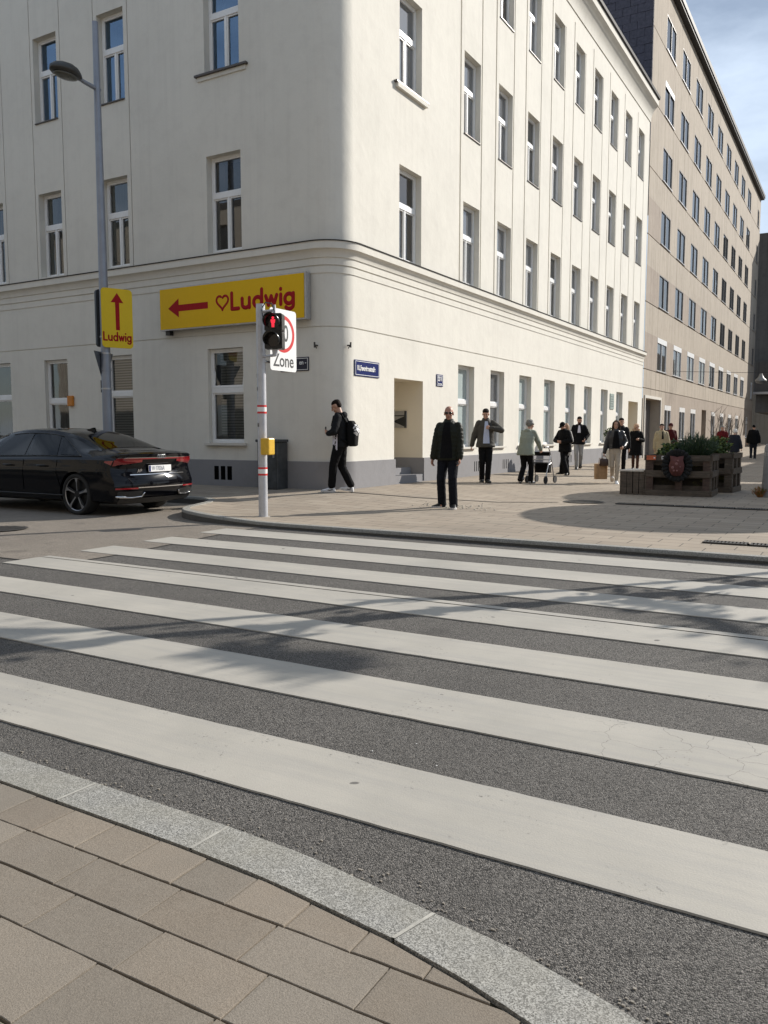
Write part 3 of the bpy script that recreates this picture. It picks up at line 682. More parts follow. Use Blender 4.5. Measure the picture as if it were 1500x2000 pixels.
for g in HG: vs_ += list(g)
def wdepth(u, v):
    for o_ in RW:
        if o_[0] < u < o_[1] and o_[2] < v < o_[3]: return .62
    for d in DOORS:
        if d[0] < u < d[1] and d[2] < v < d[3]: return 2.3
    if v < .80: return -.045
    for g in grooves:
        if g[0] < u < g[1] and g[2] < v < g[3]: return .07
    for g in HG:
        if g[0] < v < g[1]: return .02
    return 0.0
def wmat(u, v, d):
    if .5 < d < 1: return 2
    if d > 2: return 1 if v < .8 else 3
    return 1 if v < .80 else 0
wall = relief('wall', us, vs_, wdepth, wpos, wmat, [M_PLASTER, M_PLINTH, M_INT, M_RECESS], bld)
# reveals of the windows stop at the frame; behind it the room is dark
def wall_path(d=0.0, y1=YE, x0=-42): return [(x0, YC - d)] + [(CX + (RC + d) * math.sin(i / 16 * PI / 2), CY - (RC + d) * math.cos(i / 16 * PI / 2)) for i in range(17)] + [(XC + d, y1)]
PTH = wall_path()
def wsweep(prof, mat, name): return sweep(PTH, [(-o_, z) for o_, z in prof], mat, name, bld, closed_prof=True, keep=True)
wsweep([(-.02, 4.86), (.028, 4.86), (.028, 5.005), (.05, 5.01), (.058, 5.06), (.085, 5.12), (.13, 5.165), (.155, 5.17), (.155, 5.315), (-.02, 5.33)], M_PLASTER, 'cornice')
wsweep([(-.015, 4.70), (.016, 4.70), (.016, 4.835), (-.015, 4.835)], M_PLASTER, 'string_course')
wsweep([(-.01, 5.331), (.175, 5.317), (.178, 5.335), (-.01, 5.372)], M_FLASH, 'flashing')
wsweep([(-.02, 16.05), (.03, 16.05), (.04, 16.25), (.10, 16.42), (.20, 16.58), (.32, 16.70), (.36, 16.72), (.36, 16.98), (-.02, 17.0)], M_PLASTER, 'eave_cornice')
wsweep([(-.02, 17.002), (.40, 16.985), (.43, 17.0), (.45, 17.10), (.40, 17.14), (-3.6, 19.0), (-3.6, 18.9)], M_FLASH, 'roof')
# windows
for (u0, u1, v0, v1, (side, k, fi)) in RW:
    uc = (u0 + u1) / 2; w_ = u1 - u0 - .012; p = wpos(uc, v0, .19 if side in 'RG' else (.20 if side == 'L' else .13)); rz = PI / 2 if side in 'RG' else 0
    h_ = v1 - v0 - .008; p.z += .004; r_ = rnd.random(); cur = None; mull = True; tz = .60; glass = M_GLASS; sill = None
    if side in 'GH': tz = .56; mull = False
    if side == 'G': glass = M_GLASSF if k != 1 else M_GLASSH; sill = (w_ + .16, .27, .05, M_STONE)
    elif side == 'H':
        sill = (w_ + .18, .22, .06, M_STONE)
        if k == 0: cur = [(.03, .97, -.30, .46, 'b')]
        if k == 1: cur = [(.02, .97, -.46, .46, 'b')]
        if k == 2: tz = .62; cur = [(.60, .97, -.46, -.05, 'g')]
        if k == 3: cur = [(.02, .6, -.46, .2, 'g')]
    else:
        if side == 'L' and fi > 0: glass = M_GLASSB; r_ = .95
        if side == 'R': glass = M_GLASSH if (k + fi) % 4 else M_GLASS
        if fi == 0: sill = None
        elif k == 0: sill = (w_ + .50, (.27 if side == 'R' else .28), .045, M_SILLM)
        else: sill = (w_ - .002, .222 if side == 'R' else .232, .03, M_SILLM)
        if k == 0 and fi == 0: mull = True; cur = [(.02, .58, -.46, .46, 's')]
        elif side == 'L' and fi == 0: cur = [(.03, .97, -.46, -.05, 'g'), (.3, .97, .12, .46, 'w')] if k != 1 else [(.1, .97, -.46, .46, 'g')]
        elif r_ < .45: cur = [(.03, .97, -.46, -.12, 'w'), (.03, .97, .16, .46, 'w')]
        elif r_ < .62: cur = [(.02, .58, -.46, .46, 's')]
        elif r_ < .8: cur = [(.5, .97, -.46, .46, 'b')]
    f = window(bld, p, rz, w_, h_, tz, mull, glass, cur, sill)
    if k == 0 and side in 'RL' and fi > 0:            # moulded ledge below the two corner windows
        m = MB(); m.box(-w_ / 2 - .20, w_ / 2 + .20, -.25 - .02 if side == 'R' else -.23, -.14, -.13, -.046); m.build('sill_moulding', M_PLASTER, f)
    if side == 'H' and k == 0:                        # tilted top sash of the ground-floor window beside the signal
        m = MB(); hw = w_ / 2 - .05; z0 = h_ * .56 + .06; z1 = h_ - .055; e = .05
        MT = Matrix.Translation((0, .0, z0)) @ Matrix.Rotation(R(-8), 4, 'X')
        for (x0, x1, a, c) in ((-hw, -hw + e, 0, z1 - z0), (hw - e, hw, 0, z1 - z0), (-hw + e, hw - e, 0, e), (-hw + e, hw - e, z1 - z0 - e, z1 - z0)): m.box(x0, x1, -.04, -.01, a, c, 0, MT)
        m.build('tilted_sash', M_FRAME, f)
# plinth vents
for (a, c, z0, z1, side) in [(-12.80, -12.22, .35, .66, 'L')] + [(y, y + .55, .34, .62, 'R') for y in (21.0, 23.1, 25.2, 29.4, 33.9)]:
    u0, u1 = (uX(a), uX(c)) if side == 'L' else (uY(a), uY(c)); m = MB(); M_ = None
    n = 3 if side == 'L' else 4; wv_ = (u1 - u0) / n
    for q in range(n):
        pa = [wpos(u0 + wv_ * (q + .12), z, -.0465) for z in (z0, z1)]; pb = [wpos(u0 + wv_ * (q + .82 if side == 'L' else q + .45), z, -.0465) for z in (z0, z1)]
        m.quad(pa[0], pb[0], pb[1], pa[1])
    f = m.build('vent', M_DARKH, bld, True)
# steps in the first doorway
m = MB()
m.box(XC - 2.28, XC + .02, 16.56, 17.97, .1, .40); m.box(XC - 2.28, XC - .32, 16.56, 17.97, .40, .56); bevel_mesh
o = m.build('entrance_step', M_PLINTH, bld, True)
m = MB(); m.box(XC - 2.25, XC - 2.15, 16.7, 17.85, .56, 2.6); m.build('door', simple('brown_door', (.12, .08, .05), .5), bld, True)
# small iron hooks and dirty marks on the wall
def wall_hook(p, d, label):
    m = MB(); p = Vector(p); d = Vector(d); m.cone(p, p + d * .10, .018, .014, 8); m.cone(p + d * .10 + Vector((0, 0, -.05)), p + d * .10 + Vector((0, 0, .06)), .016, .02, 8); m.cone(p + d * .03 + Vector((0, 0, -.06)), p + d * .08, .01, .012, 6)
    tag(m.build('wall_hook', M_IRON), label, 'hook')
wall_hook((-10.02 + .1, YC, 3.22), (0, -1, 0), 'black iron hook on the shaded wall right of the zone sign')
wall_hook((XC - .03, 14.62, 3.23), (1, -.3, 0), 'small iron hook on the sunlit wall above the blue street plate')
m = MB()
m.box(-17.70, -17.50, YC - .07, YC - .002, 2.10, 2.36); o = m.build('letter_box', M_ORANGE); bevel_mesh(o.data, .015); tag(o, 'small orange box on the wall beside the glazed door behind the car', 'wall box')

# blue street plates
def plate(org, ux, w_, h_, label, mat, txts, border=True, group=None):
    """org: centre on wall; ux: reading direction"""
    ux = Vector(ux).normalized(); uz = Vector((0, 0, 1)); nz = ux.cross(uz); org = Vector(org)
    M_ = Matrix.Translation(org) @ Matrix((ux, uz, nz)).transposed().to_4x4()
    t = thing('street_plate', label, 'street plate', org + nz * 0)
    m = MB(); m.box(-w_ / 2, w_ / 2, -h_ / 2, h_ / 2, 0, .018, 0, M_); o = m.build('plate', mat, t, True); bevel_mesh(o.data, .004, 1)
    if border:
        m = MB(); e = .022; b_ = .011
        for (x0, x1, y0, y1) in ((-w_ / 2 + e, w_ / 2 - e, h_ / 2 - e - b_, h_ / 2 - e), (-w_ / 2 + e, w_ / 2 - e, -h_ / 2 + e, -h_ / 2 + e + b_), (-w_ / 2 + e, -w_ / 2 + e + b_, -h_ / 2 + e + b_, h_ / 2 - e - b_), (w_ / 2 - e - b_, w_ / 2 - e, -h_ / 2 + e + b_, h_ / 2 - e - b_)): m.box(x0, x1, y0, y1, .0185, .021, 0, M_)
        m.build('border', M_WHITE, t, True)
    for (s_, size, dx, dy, al, sx, bo) in txts: place_text(s_, size, M_WHITE, M_ @ Vector((dx, dy, .021)), ux, uz, t, bo, al, sx)
    return t
plate((XC + .002, 15.34, 2.79), (0, 1, 0), 1.02, .34, 'long blue enamel street plate on the sunlit wall left of the doorway', M_BLUE, [('10.,Favoritenstraße', .15, -.435, .0, 'LEFT', .66, .004)])
plate((XC + .002, 18.88, 2.74), (0, 1, 0), .36, .30, 'small square blue house number plate between doorway and first window', M_BLUE, [('226/1', .155, 0, .035, 'CENTER', .72, .005), ('Favoritenstr.', .055, 0, -.085, 'CENTER', .8, .002)])
plate((-10.50, YC - .002, 2.855), (1, 0, 0), .74, .29, 'dark blue street plate half hidden behind the white zone sign', M_DKBLUE, [('en -', .13, .31, .03, 'RIGHT', .9, .002)])
# house sign in the first doorway
t = thing('door_sign', 'grey panel with black arrowhead on the side wall of the first doorway', 'sign', (-10.02, 17.9, 1.74))
m = MB(); m.box(-10.45, -9.84, 17.925, 17.975, 1.54, 1.95); m.build('panel', simple('grey_panel', (.30, .29, .27), .5), t, True)
m = MB(); m.add([(-10.22, 17.922, 1.70), (-9.87, 17.922, 1.56), (-9.87, 17.922, 1.83)], [(0, 1, 2)]); m.box(-9.885, -9.838, 17.915, 17.925, 1.535, 1.955); m.box(-10.45, -9.89, 17.918, 17.9245, 1.83, 1.85); m.build('arrow_print', M_BLACKP, t, True)
t = thing('brass_plaque', 'greenish plaque on the cream wall between the last two ground windows', 'plaque', (XC, 35.4, 2.75)); m = MB(); m.box(XC + .002, XC + .03, 35.15, 35.75, 2.45, 3.1); m.build('panel', simple('verdigris', (.27, .33, .30), .5), t, True); m = MB()
for k in range(5): m.box(XC + .030, XC + .033, 35.22, 35.66 - .05 * (k % 2), 2.56 + .1 * k, 2.59 + .1 * k)
m.build('engraved_lines', M_GREYB, t, True)

# ---- beige apartment block further down the street
bb = thing('apartment_block', 'tall beige apartment block with rain streaks and rows of grey windows', 'building', (XC, 66, .2))
XB = XC + .03; YB1 = 86.5
def bpos(u, v, d): return Vector((XB - d, u, v))
bcols = [43.92 + 4.12 * k for k in range(9)]; browz = [(4.70, 6.25), (7.92, 9.42), (11.10, 12.62), (14.22, 15.72), (17.36, 18.86), (20.55, 22.05)]
BW = []
for r_, (z0, z1) in enumerate(browz):
    for k, y in enumerate(bcols): BW.append((y, y + 2.3, z0 - .06, z1 + .09, r_, k))
    BW.append((84.3, 85.5, z0, z1, r_, 9))
gw = [46.15, 50.3, 53.9, 61.9, 66.0, 70.3, 74.6]
for k, y in enumerate(gw): BW.append((y, y + 1.7, 1.05, 2.95, -1, k))
BW.append((81.6, 82.8, 1.05, 2.95, -1, 9))
BD = [(41.45, 45.0, .1, 3.15), (58.0, 59.8, .1, 3.0)]
us = [YE + .002, 43.85, YB1]; vs_ = [-.1, 23.3]
for o_ in BW: us += [o_[0], o_[1]]; vs_ += [o_[2], o_[3]]
for d in BD: us += [d[0], d[1]]; vs_ += [d[2], d[3]]
bg_ = [z0 - .16 for z0, z1 in browz] + [3.62]
for z in bg_: vs_ += [z, z + .045]
def bdepth(u, v):
    for o_ in BW:
        if o_[0] < u < o_[1] and o_[2] < v < o_[3]: return .42
    for d in BD:
        if d[0] < u < d[1] and d[2] < v < d[3]: return 1.4
    for z in bg_:
        if z < v < z + .045: return .03
    return 0.0
def bmat(u, v, d):
    if .4 < d < .5: return 1
    if d > 1: return 2
    for z0, z1 in browz[:3]:
        if z0 - .1 < v < z1 + .12: return 3 if (u < 62 and z0 < 11) or u < 46 else 0
    return 3 if v < 3.6 and u > 46 else 0
relief('wall', us, vs_, bdepth, bpos, bmat, [M_BEIGE, M_INT, M_CONC, M_PINK], bb)
m = MB(); m.quad((XB, YE + .001, 14.0), (XB - 14, YE + .001, 14.0), (XB - 14, YE + .001, 23.3), (XB, YE + .001, 23.3)); m.build('party_wall', M_CONC, bb, True)
m = MB(); rr = random.Random(4)                      # slate shingles on the party wall
for r_ in range(22):
    z0 = 15.2 + r_ * .37; x = XB - .05 - (r_ % 2) * .35
    m.box(x - .0, XB - .01, YE - .05, YE - .002, z0, z0 + .36) if x < XB - .02 else None
    while x > XB - 9: wd = .7; m.box(x - wd + .012, x - .006, YE - .055 - rr.uniform(0, .02), YE - .003, z0, z0 + .36); x -= wd
m.build('slate_cladding', M_SLATE, bb, True)
m = MB(); m.box(XB - 13, XB + .30, YE + .05, YB1, 23.3, 23.42); m.box(XB + .22, XB + .36, YE + .05, YB1, 23.425, 23.70); m.add([(XB + .3, YE + .05, 23.7), (XB + .3, YB1, 23.7), (XB - 6, YB1, 23.9), (XB - 6, YE + .05, 23.9)], [(0, 1, 2, 3)]); m.build('roof', M_FLASH, bb, True)
def bwin_mesh(w_, h_, mat, key):
    k = ('bw', round(w_, 3), round(h_, 3), key)
    if k in _cache: return _cache[k]
    m = MB(); hw = w_ / 2; f = .04
    m.box(-hw, -hw + f, -.03, .03, 0, h_); m.box(hw - f, hw, -.03, .03, 0, h_); m.box(-hw + f, hw - f, -.03, .03, 0, f); m.box(-hw + f, hw - f, -.03, .03, h_ - f, h_); m.box(-.028, .028, -.034, .03, f, h_ - f)
    me = m.mesh('window'); me.materials.append(mat); _cache[k] = me; return me
rnd = random.Random(21)
shut = {}
for (y0, y1, z0, z1, r_, k) in BW:
    w_, h_ = y1 - y0 - .01, z1 - z0 - .008; white = r_ in (-1, 0)
    f = link(bpy.data.objects.new('window', bwin_mesh(w_, h_, M_GREYF if not white else M_FRAME, white))); f.location = bpos((y0 + y1) / 2, z0 + .004, .035); f.rotation_euler = (0, 0, PI / 2); f.parent = bb; f.matrix_parent_inverse = world_m(bb).inverted()
    inst('pane', pane_mesh(w_, h_, M_GLASSD, 'd'), f); inst('window_sill', sill_mesh(w_ + .06, .09, .04, M_ALU, 'alu'), f)
    if white or (r_ == 4 and k == 0):
        kk = ('rs', round(w_, 3))
        if kk not in _cache: m = MB(); m.box(-w_ / 2 + .005, w_ / 2 - .005, -.045, -.037, h_ - .27, h_ - .005); me = m.mesh('shutter_box'); me.materials.append(M_FRAME); _cache[kk] = me
        inst('shutter_box', _cache[kk], f)
    if rnd.random() < .5: inst('curtain', curtain_mesh(w_, round(.03 * h_, 3), round(.97 * h_, 3), round(-.47 * w_, 3), round((-.2 if rnd.random() < .5 else .0) * w_, 3), M_CURT, 'w'), f)
m = MB(); m.box(XB - .02, XB + .05, 41.33, 41.45, .1, 3.3); m.box(XB - .02, XB + .05, 45.0, 45.12, .1, 3.3); m.box(XB - .02, XB + .05, 41.45, 45.0, 3.16, 3.3); m.build('door_surround', M_STONE, bb, True)
m = MB(); m.box(XB - .6, XB - .5, 43.2, 44.98, .1, 3.14); m.build('door', simple('grey_brown_door', (.13, .12, .115), .5), bb, True)

# ---- dark concrete building bridging the end of the street, and the sunlit block beyond
fb = thing('bridge_building', 'dark shaded concrete building spanning the far end of the street', 'building', (-4, 92, .1))
us = [-9.9, 6] + [q for k in range(4) for q in (-8.2 + 3.4 * k, -6.9 + 3.4 * k)]; vs_ = [3.55, 20.6] + [q for k in range(4) for q in (9.6 + 2.9 * k, 11.0 + 2.9 * k)]
def fpos(u, v, d): return Vector((u, 88 + d, v))
def fdep(u, v): return 0.0
m = MB(); m.box(-9.85, -5.5, 88, 100, 6.6, 20.6); m.build('wall', M_CONC, fb, True)
m = MB(); m.box(-9.6, -5.5, 86.6, 87.99, 5.45, 8.3); m.build('projecting_gallery', M_CONC, fb, True)
m = MB(); m.box(-9.3, -5.5, 88.2, 99.8, 3.5, 6.58); m.build('soffit_beam', M_CONC, fb, True)
m = MB(); m.box(-9.7, -5.5, 86.3, 87.6, 5.2, 5.42); m.build('canopy_edge', M_ALU, fb, True)
eb = thing('sunlit_block', 'pale sunlit block with small windows seen beneath the bridging building', 'building', (-7.6, 130, .1))
m = MB(); m.box(-20, -7.7, 100.5, 170, -.1, 16); m.build('wall', M_BEIGE, eb, True)
for k in range(7):
    for z0 in (1.0, 4.4):
        m = MB(); y = 102.5 + k * 4.2; m.box(-7.71, -7.66, y, y + 1.7, z0, z0 + 1.9); m.build('window', M_BROWNF, eb, True)
# ---- street behind the viewer: only mirrored in glass and giving back light
ob = thing('opposite_building', 'pale plastered house row behind the viewer across the road', 'building', (-10, -10, 0))
us = [-48, 30]; vs_ = [-.1, 14.5]; OW = []
for k in range(22):
    for q in range(4): OW.append((-46.5 + 3.4 * k, -45.3 + 3.4 * k, 1.1 + 3.5 * q, 3.1 + 3.5 * q))
for o_ in OW: us += [o_[0], o_[1]]; vs_ += [o_[2], o_[3]]
def odep(u, v):
    for o_ in OW:
        if o_[0] < u < o_[1] and o_[2] < v < o_[3]: return .25
    return 0.
relief('wall', us, vs_, odep, lambda u, v, d: Vector((-u - 18, -9 - d, v)), lambda u, v, d: 1 if d > .2 else 0, [plaster('opposite_plaster', (.26, .235, .20)), M_GLASSD], ob)
m = MB(); m.box(-50, 32, -20, -9.3, 14.5, 15); m.build('roof', M_FLASH, ob, True)
# low row on the right-hand side of the street, out of the picture: it shades the far paving
rb = thing('right_row', 'low shop row along the right hand side of the street', 'building', (12, 60, 0))
m = MB(); m.box(6.0, 16, 41, 58, -.1, 10.5); m.box(6.3, 16, 61, 130, -.1, 12.5); m.build('wall', M_BEIGE, rb, True)

db = thing('distant_block', 'low pale block closing the far end of the street on the right', 'building', (14, 155, 0))
m = MB(); m.box(-4, 40, 150, 165, -.1, 10); m.build('wall', M_BEIGE, db, True)
for k in range(10):
    for z0 in (1.2, 5.2): m = MB(); m.box(-2.5 + 4 * k, -.7 + 4 * k, 149.95, 150.02, z0, z0 + 2); m.build('window', M_BROWNF, db, True)
# ================================================================== street furniture
# lightbox sign on the shaded wall
t = thing('wall_sign', 'long yellow lightbox sign with red arrow and heart on the shaded wall', 'shop sign', (-12.1, YC, 4.2))
m = MB(); m.box(-14.21, -10.06, YC - .20, YC - .032, 3.76, 4.715); bevel_mesh; o = m.build('casing', M_ALU, t, True)
m = MB(); m.box(-14.185, -10.10, YC - .212, YC - .2005, 3.785, 4.69); m.build('sign_face', M_YELLOW, t, True)
m = MB(); y = YC - .2135; m.add([(-13.93, y, 4.245), (-13.60, y, 4.455), (-13.60, y, 4.31), (-12.72, y, 4.31), (-12.72, y, 4.165), (-13.60, y, 4.165), (-13.60, y, 4.03)], [(0, 6, 5, 2), (5, 4, 3, 2), (0, 2, 1)]); m.build('arrow', M_RED, t, True)
m = MB(); hp = []
for i in range(4, 60):
    a = 2 * PI * i / 60; hp.append((16 * math.sin(a) ** 3, 13 * math.cos(a) - 5 * math.cos(2 * a) - 2 * math.cos(3 * a) - math.cos(4 * a)))
stroke_word(m, (-12.30, y, 4.275), (1, 0, 0), (0, 0, 1), .0105, .0105 * WORD_W, .026, [hp[::-1][5:]]); m.build('heart', M_RED, t, True)
m = MB(); stroke_word(m, (-12.03, y, 4.10), (1, 0, 0), (0, 0, 1), .335, 1.66, .043); m.build('lettering', M_RED, t, True)
m = MB(); m.box(-14.1, -13.97, YC - .14, YC - .03, 3.66, 3.757); m.build('cable_box', M_BLACK, t, True)

# street lamp
LP = Vector((-14.15, 12.35, zf(-14.15, 12.35)))
t = thing('street_lamp', 'tall grey street lamp post with a dark teardrop lamp head behind the black car', 'street lamp', LP)
m = MB()
for (z0, z1, r0, r1) in ((0, 2.6, .105, .102), (2.6, 2.66, .112, .108), (2.66, 5.2, .10, .088), (5.2, 9.74, .086, .060)): m.cone((0, 0, z0), (0, 0, z1), r0, r1, 20)
m.build('pole', M_GALV, t)
m = MB()
for z in (2.2, 2.95, 3.3): m.cone((0, 0, z), (0, 0, z + .03), .112, .112, 18)
m.build('clamp_band', M_ALU, t)
za = 8.42; m = MB(); m.cone((0, .07, za - .02), (-.02, -.36, za + .03), .048, .042, 12); m.cone((-.02, -.33, za + .03), (-.03, -.46, za + .045), .036, .036, 10); m.build('arm', M_GALV, t)
m = MB(); secs = [(-.38, .05, .04), (-.46, .12, .075), (-.58, .205, .105), (-.74, .25, .118), (-.90, .235, .105), (-1.02, .16, .075), (-1.10, .05, .03)]
n = 16; vs = []
for (yy, rx, rzv) in secs:
    for i in range(n): a = 2 * PI * i / n; vs.append((-.035 + rx * math.cos(a), yy, za + .06 + (rzv * math.sin(a) * (1.5 if math.sin(a) > 0 else .7))))
fs = [(k * n + i, (k + 1) * n + i, (k + 1) * n + (i + 1) % n, k * n + (i + 1) % n) for k in range(len(secs) - 1) for i in range(n)] + [tuple(range(n)), tuple(reversed([(len(secs) - 1) * n + i for i in range(n)]))]
m.add(vs, fs, 0, True); hd = m.build('lamp_head', simple('dark_lamp_housing', (.045, .045, .042), .4), t)
m = MB(); m.ell((-.035, -.75, za - .01), (.17, .27, .05), None, 16); m.build('lens', simple('lamp_lens', (.10, .10, .085), .15), hd)

def signframe(P, ux):
    ux = Vector(ux).normalized(); uz = Vector((0, 0, 1)); nz = ux.cross(uz); return Matrix.Translation(Vector(P)) @ Matrix((ux, uz, nz)).transposed().to_4x4(), ux, uz, nz
def rrect(x0, x1, y0, y1, r, n=6):
    p = []
    for (cx, cy, a0) in ((x1 - r, y0 + r, -90), (x1 - r, y1 - r, 0), (x0 + r, y1 - r, 90), (x0 + r, y0 + r, 180)): p += arc(cx, cy, r, r, a0, a0 + 90, n)
    return p
def slabpoly(m, poly, z0, z1, M_, mi=0, back=None):
    n = len(poly); vs = [M_ @ Vector((x, y, z0)) for x, y in poly] + [M_ @ Vector((x, y, z1)) for x, y in poly]
    m.add(vs, [tuple(range(n, 2 * n))], mi); m.add(vs, [tuple(reversed(range(n)))] + [(i, (i + 1) % n, n + (i + 1) % n, n + i) for i in range(n)], mi if back is None else back)
# yellow direction sign on the lamp post
M_, ux, uz, nz = signframe(LP + Vector((.923, -.386, 0)) * .15 + Vector((0, 0, 3.85)) - Vector((0, 0, LP.z)), (.386, .923, 0))
t = thing('direction_sign', 'yellow upright sign with a red upward arrow on the lamp post', 'road sign', M_.translation)
m = MB(); slabpoly(m, rrect(-.115, .56, -.625, .625, .08), -.02, 0, M_, 0, 1); m.build('sign_face', [M_YELSTICK, M_GREYB], t, True)
m = MB(); z = .0016; P_ = lambda x, y: M_ @ Vector((x, y, z))
m.add([P_(.23, .535), P_(.09, .33), P_(.185, .33), P_(.19, -.25), P_(.275, -.25), P_(.275, .33), P_(.365, .33)], [(0, 1, 6), (2, 3, 4, 5)]); m.build('arrow', M_RED, t, True)
m = MB(); stroke_word(m, M_ @ Vector((-.075, -.47, .002)), ux, uz, .165, .585, .0175); m.build('lettering', M_RED, t, True)
M2, ux2, uz2, nz2 = signframe(LP + Vector((-.923, .386, 0)) * .02 + Vector((-.386, -.923, 0)) * .24 + Vector((0, 0, 3.86 - LP.z)), (.30, .954, 0))
t = thing('sign_box', 'dark back of a second sign box beside the yellow sign on the lamp post', 'road sign', M2.translation)
m = MB(); slabpoly(m, rrect(.09, .33, -.61, .60, .07), -.10, -.02, M2); m.build('casing', simple('sign_casing', (.03, .033, .036), .5), t, True)
M3, ux3, uz3, nz3 = signframe(LP + Vector((-.12, .05, 3.14 - LP.z)), (.38, -.925, 0))
t = thing('yield_sign', 'grey back of a triangular sign clamped low on the lamp post', 'road sign', M3.translation)
m = MB(); slabpoly(m, [(-.43, 0), (0, -.76), (.43, 0)][::1], -.004, .004, M3); m.build('sign_back', M_GREYB, t, True)
m = MB(); m.box(-.06, .06, -.86, -.60, -.02, .06, 0, M3); m.build('bracket', M_BLACK, t, True)

# pedestrian signal
TP = Vector((-8.12, 10.12, zf(-8.12, 10.12) + .0))
t = thing('traffic_light', 'grey signal post with a red pedestrian light and red white bands at the kerb', 'traffic light', TP)
m = MB(); m.cone((0, 0, -.02), (0, 0, 3.30), .072, .070, 24); m.build('pole', M_GREYPOLE, t)
m = MB(); m.cone((0, 0, -.01), (0, 0, .014), .13, .11, 20); m.build('base_plate', simple('mortar_collar', (.33, .30, .26), .9), t)
for zc in (1.69, .725):
    m = MB(); m.cone((0, 0, zc - .065), (0, 0, zc - .035), .0735, .0735, 24, 0); m.cone((0, 0, zc - .035), (0, 0, zc + .035), .0732, .0732, 24, 1); m.cone((0, 0, zc + .035), (0, 0, zc + .065), .0735, .0735, 24, 0); m.build('reflective_band', [M_REDP, M_WHITE], t)
hx, hy, hz = .37, -.13, 2.845; f_ = Vector((.40, -.9165, 0)); rgt = Vector((.9165, .40, 0))
MH = Matrix.Translation((hx, hy, hz)) @ Matrix((rgt, Vector((0, 0, 1)), -f_ * -1)).transposed().to_4x4()      # local: x right, y up, z forward
MH = Matrix.Translation((hx, hy, hz)) @ Matrix((rgt, Vector((0, 0, 1)), f_)).transposed().to_4x4()
m = MB()
for yy in (-.265, .002): slabpoly(m, rrect(-.135, .135, yy, yy + .263, .025, 4), -.09, .09, MH)
hd = m.build('signal_head', simple('signal_black', (.006, .006, .0065), .38), t)
for k, yy in enumerate((.133, -.133)):
    m = MB(); n = 24; vs = []
    for i in range(n + 1):
        a = R(-35 + 250 * i / n); l_ = .235 * (1 - .32 * abs(i / n - .5) * 2 * (1 if True else 0)); 
        for (r_, z_) in ((.112, .09), (.118, .09 + l_)): vs.append(MH @ Vector((r_ * math.cos(a), yy + r_ * math.sin(a), z_)))
        for (r_, z_) in ((.107, .09), (.113, .09 + l_)): vs.append(MH @ Vector((r_ * math.cos(a), yy + r_ * math.sin(a), z_)))
    fs = [q for i in range(n) for q in ((4 * i, 4 * i + 4, 4 * i + 5, 4 * i + 1), (4 * i + 2, 4 * i + 3, 4 * i + 7, 4 * i + 6), (4 * i + 1, 4 * i + 5, 4 * i + 7, 4 * i + 3))]
    m.add(vs, fs, 0, True); m.build('visor', simple('visor_black', (.008, .008, .009), .22), hd)
    m = MB(); m.cone(MH @ Vector((0, yy, .088)), MH @ Vector((0, yy, .096)), .103, .095, 24); ls = m.build('lens', simple('dark_lens', (.012, .006, .006), .1), hd)
    if k == 0:
        b_ = NB('red_light'); b_.col((.3, .01, .02)); b_.b.inputs['Emission Color'].default_value = (1, .03, .06, 1); b_.b.inputs['Emission Strength'].default_value = 1.0
        m = MB(); q = lambda x, y: MH @ Vector((x, yy + y, .099))
        m.cone(q(0, .062) - f_ * .003, q(0, .062) + f_ * .003, .019, .019, 14)
        for pts in ([(-.036, .036), (.036, .036), (.030, -.012), (.022, -.012), (.020, -.078), (.004, -.078), (0, -.02), (-.004, -.078), (-.020, -.078), (-.022, -.012), (-.030, -.012)],): m.add([q(x, y) + f_ * .001 for x, y in pts], [tuple(range(len(pts)))])
        m.build('red_figure', b_.m, hd)
m = MB(); m.tube([(.03, 0, 3.18), (hx - .02, hy + .03, 3.17)], .022, 8); m.cone((hx, hy, hz + .25), (hx, hy, hz + .40), .03, .018, 12); m.build('bracket', M_GREYPOLE, t)
m = MB(); m.tube([(.03, 0, 2.50), (hx - .02, hy + .03, 2.50)], .022, 8); m.cone((hx, hy, hz - .36), (hx, hy, hz - .25), .035, .045, 12); m.build('bracket', M_GREYPOLE, t)
m = MB(); m.tube([(.05, -.02, 3.24), (.18, -.1, 3.30), (.34, -.16, 3.26), (.40, -.17, 3.15)], .009, 6); m.tube([(.05, -.02, 3.22), (.13, -.13, 3.19), (.2, -.2, 3.08)], .009, 6); m.build('cable', M_BLACK, t)
m = MB(); slabpoly(m, rrect(.075, .245, .995 - .0, 1.25, .02, 4), -.06, .07, Matrix.Translation((0, -.02, 0)) @ Matrix(((1, 0, 0), (0, 0, 1), (0, -1, 0))).transposed().to_4x4() @ Matrix.Identity(4)) if False else m.box(.06, .225, -.13, .03, .985, 1.245)
for (a_, z_) in ((200, 2.18), (235, 1.42), (215, 1.98)):
    m2 = MB(); m2.add([(.0735 * math.cos(R(a_ + q * 9)), .0735 * math.sin(R(a_ + q * 9)), z_ + dz_) for q in range(5) for dz_ in (0, .055)], [(2 * q, 2 * q + 2, 2 * q + 3, 2 * q + 1) for q in range(4)]); m2.build('sticker', simple('worn_sticker', (.17, .16, .15), .7, var=.5, scale=60), t)
o = m.build('push_button_box', M_BTN, t); bevel_mesh(o.data, .018, 2)
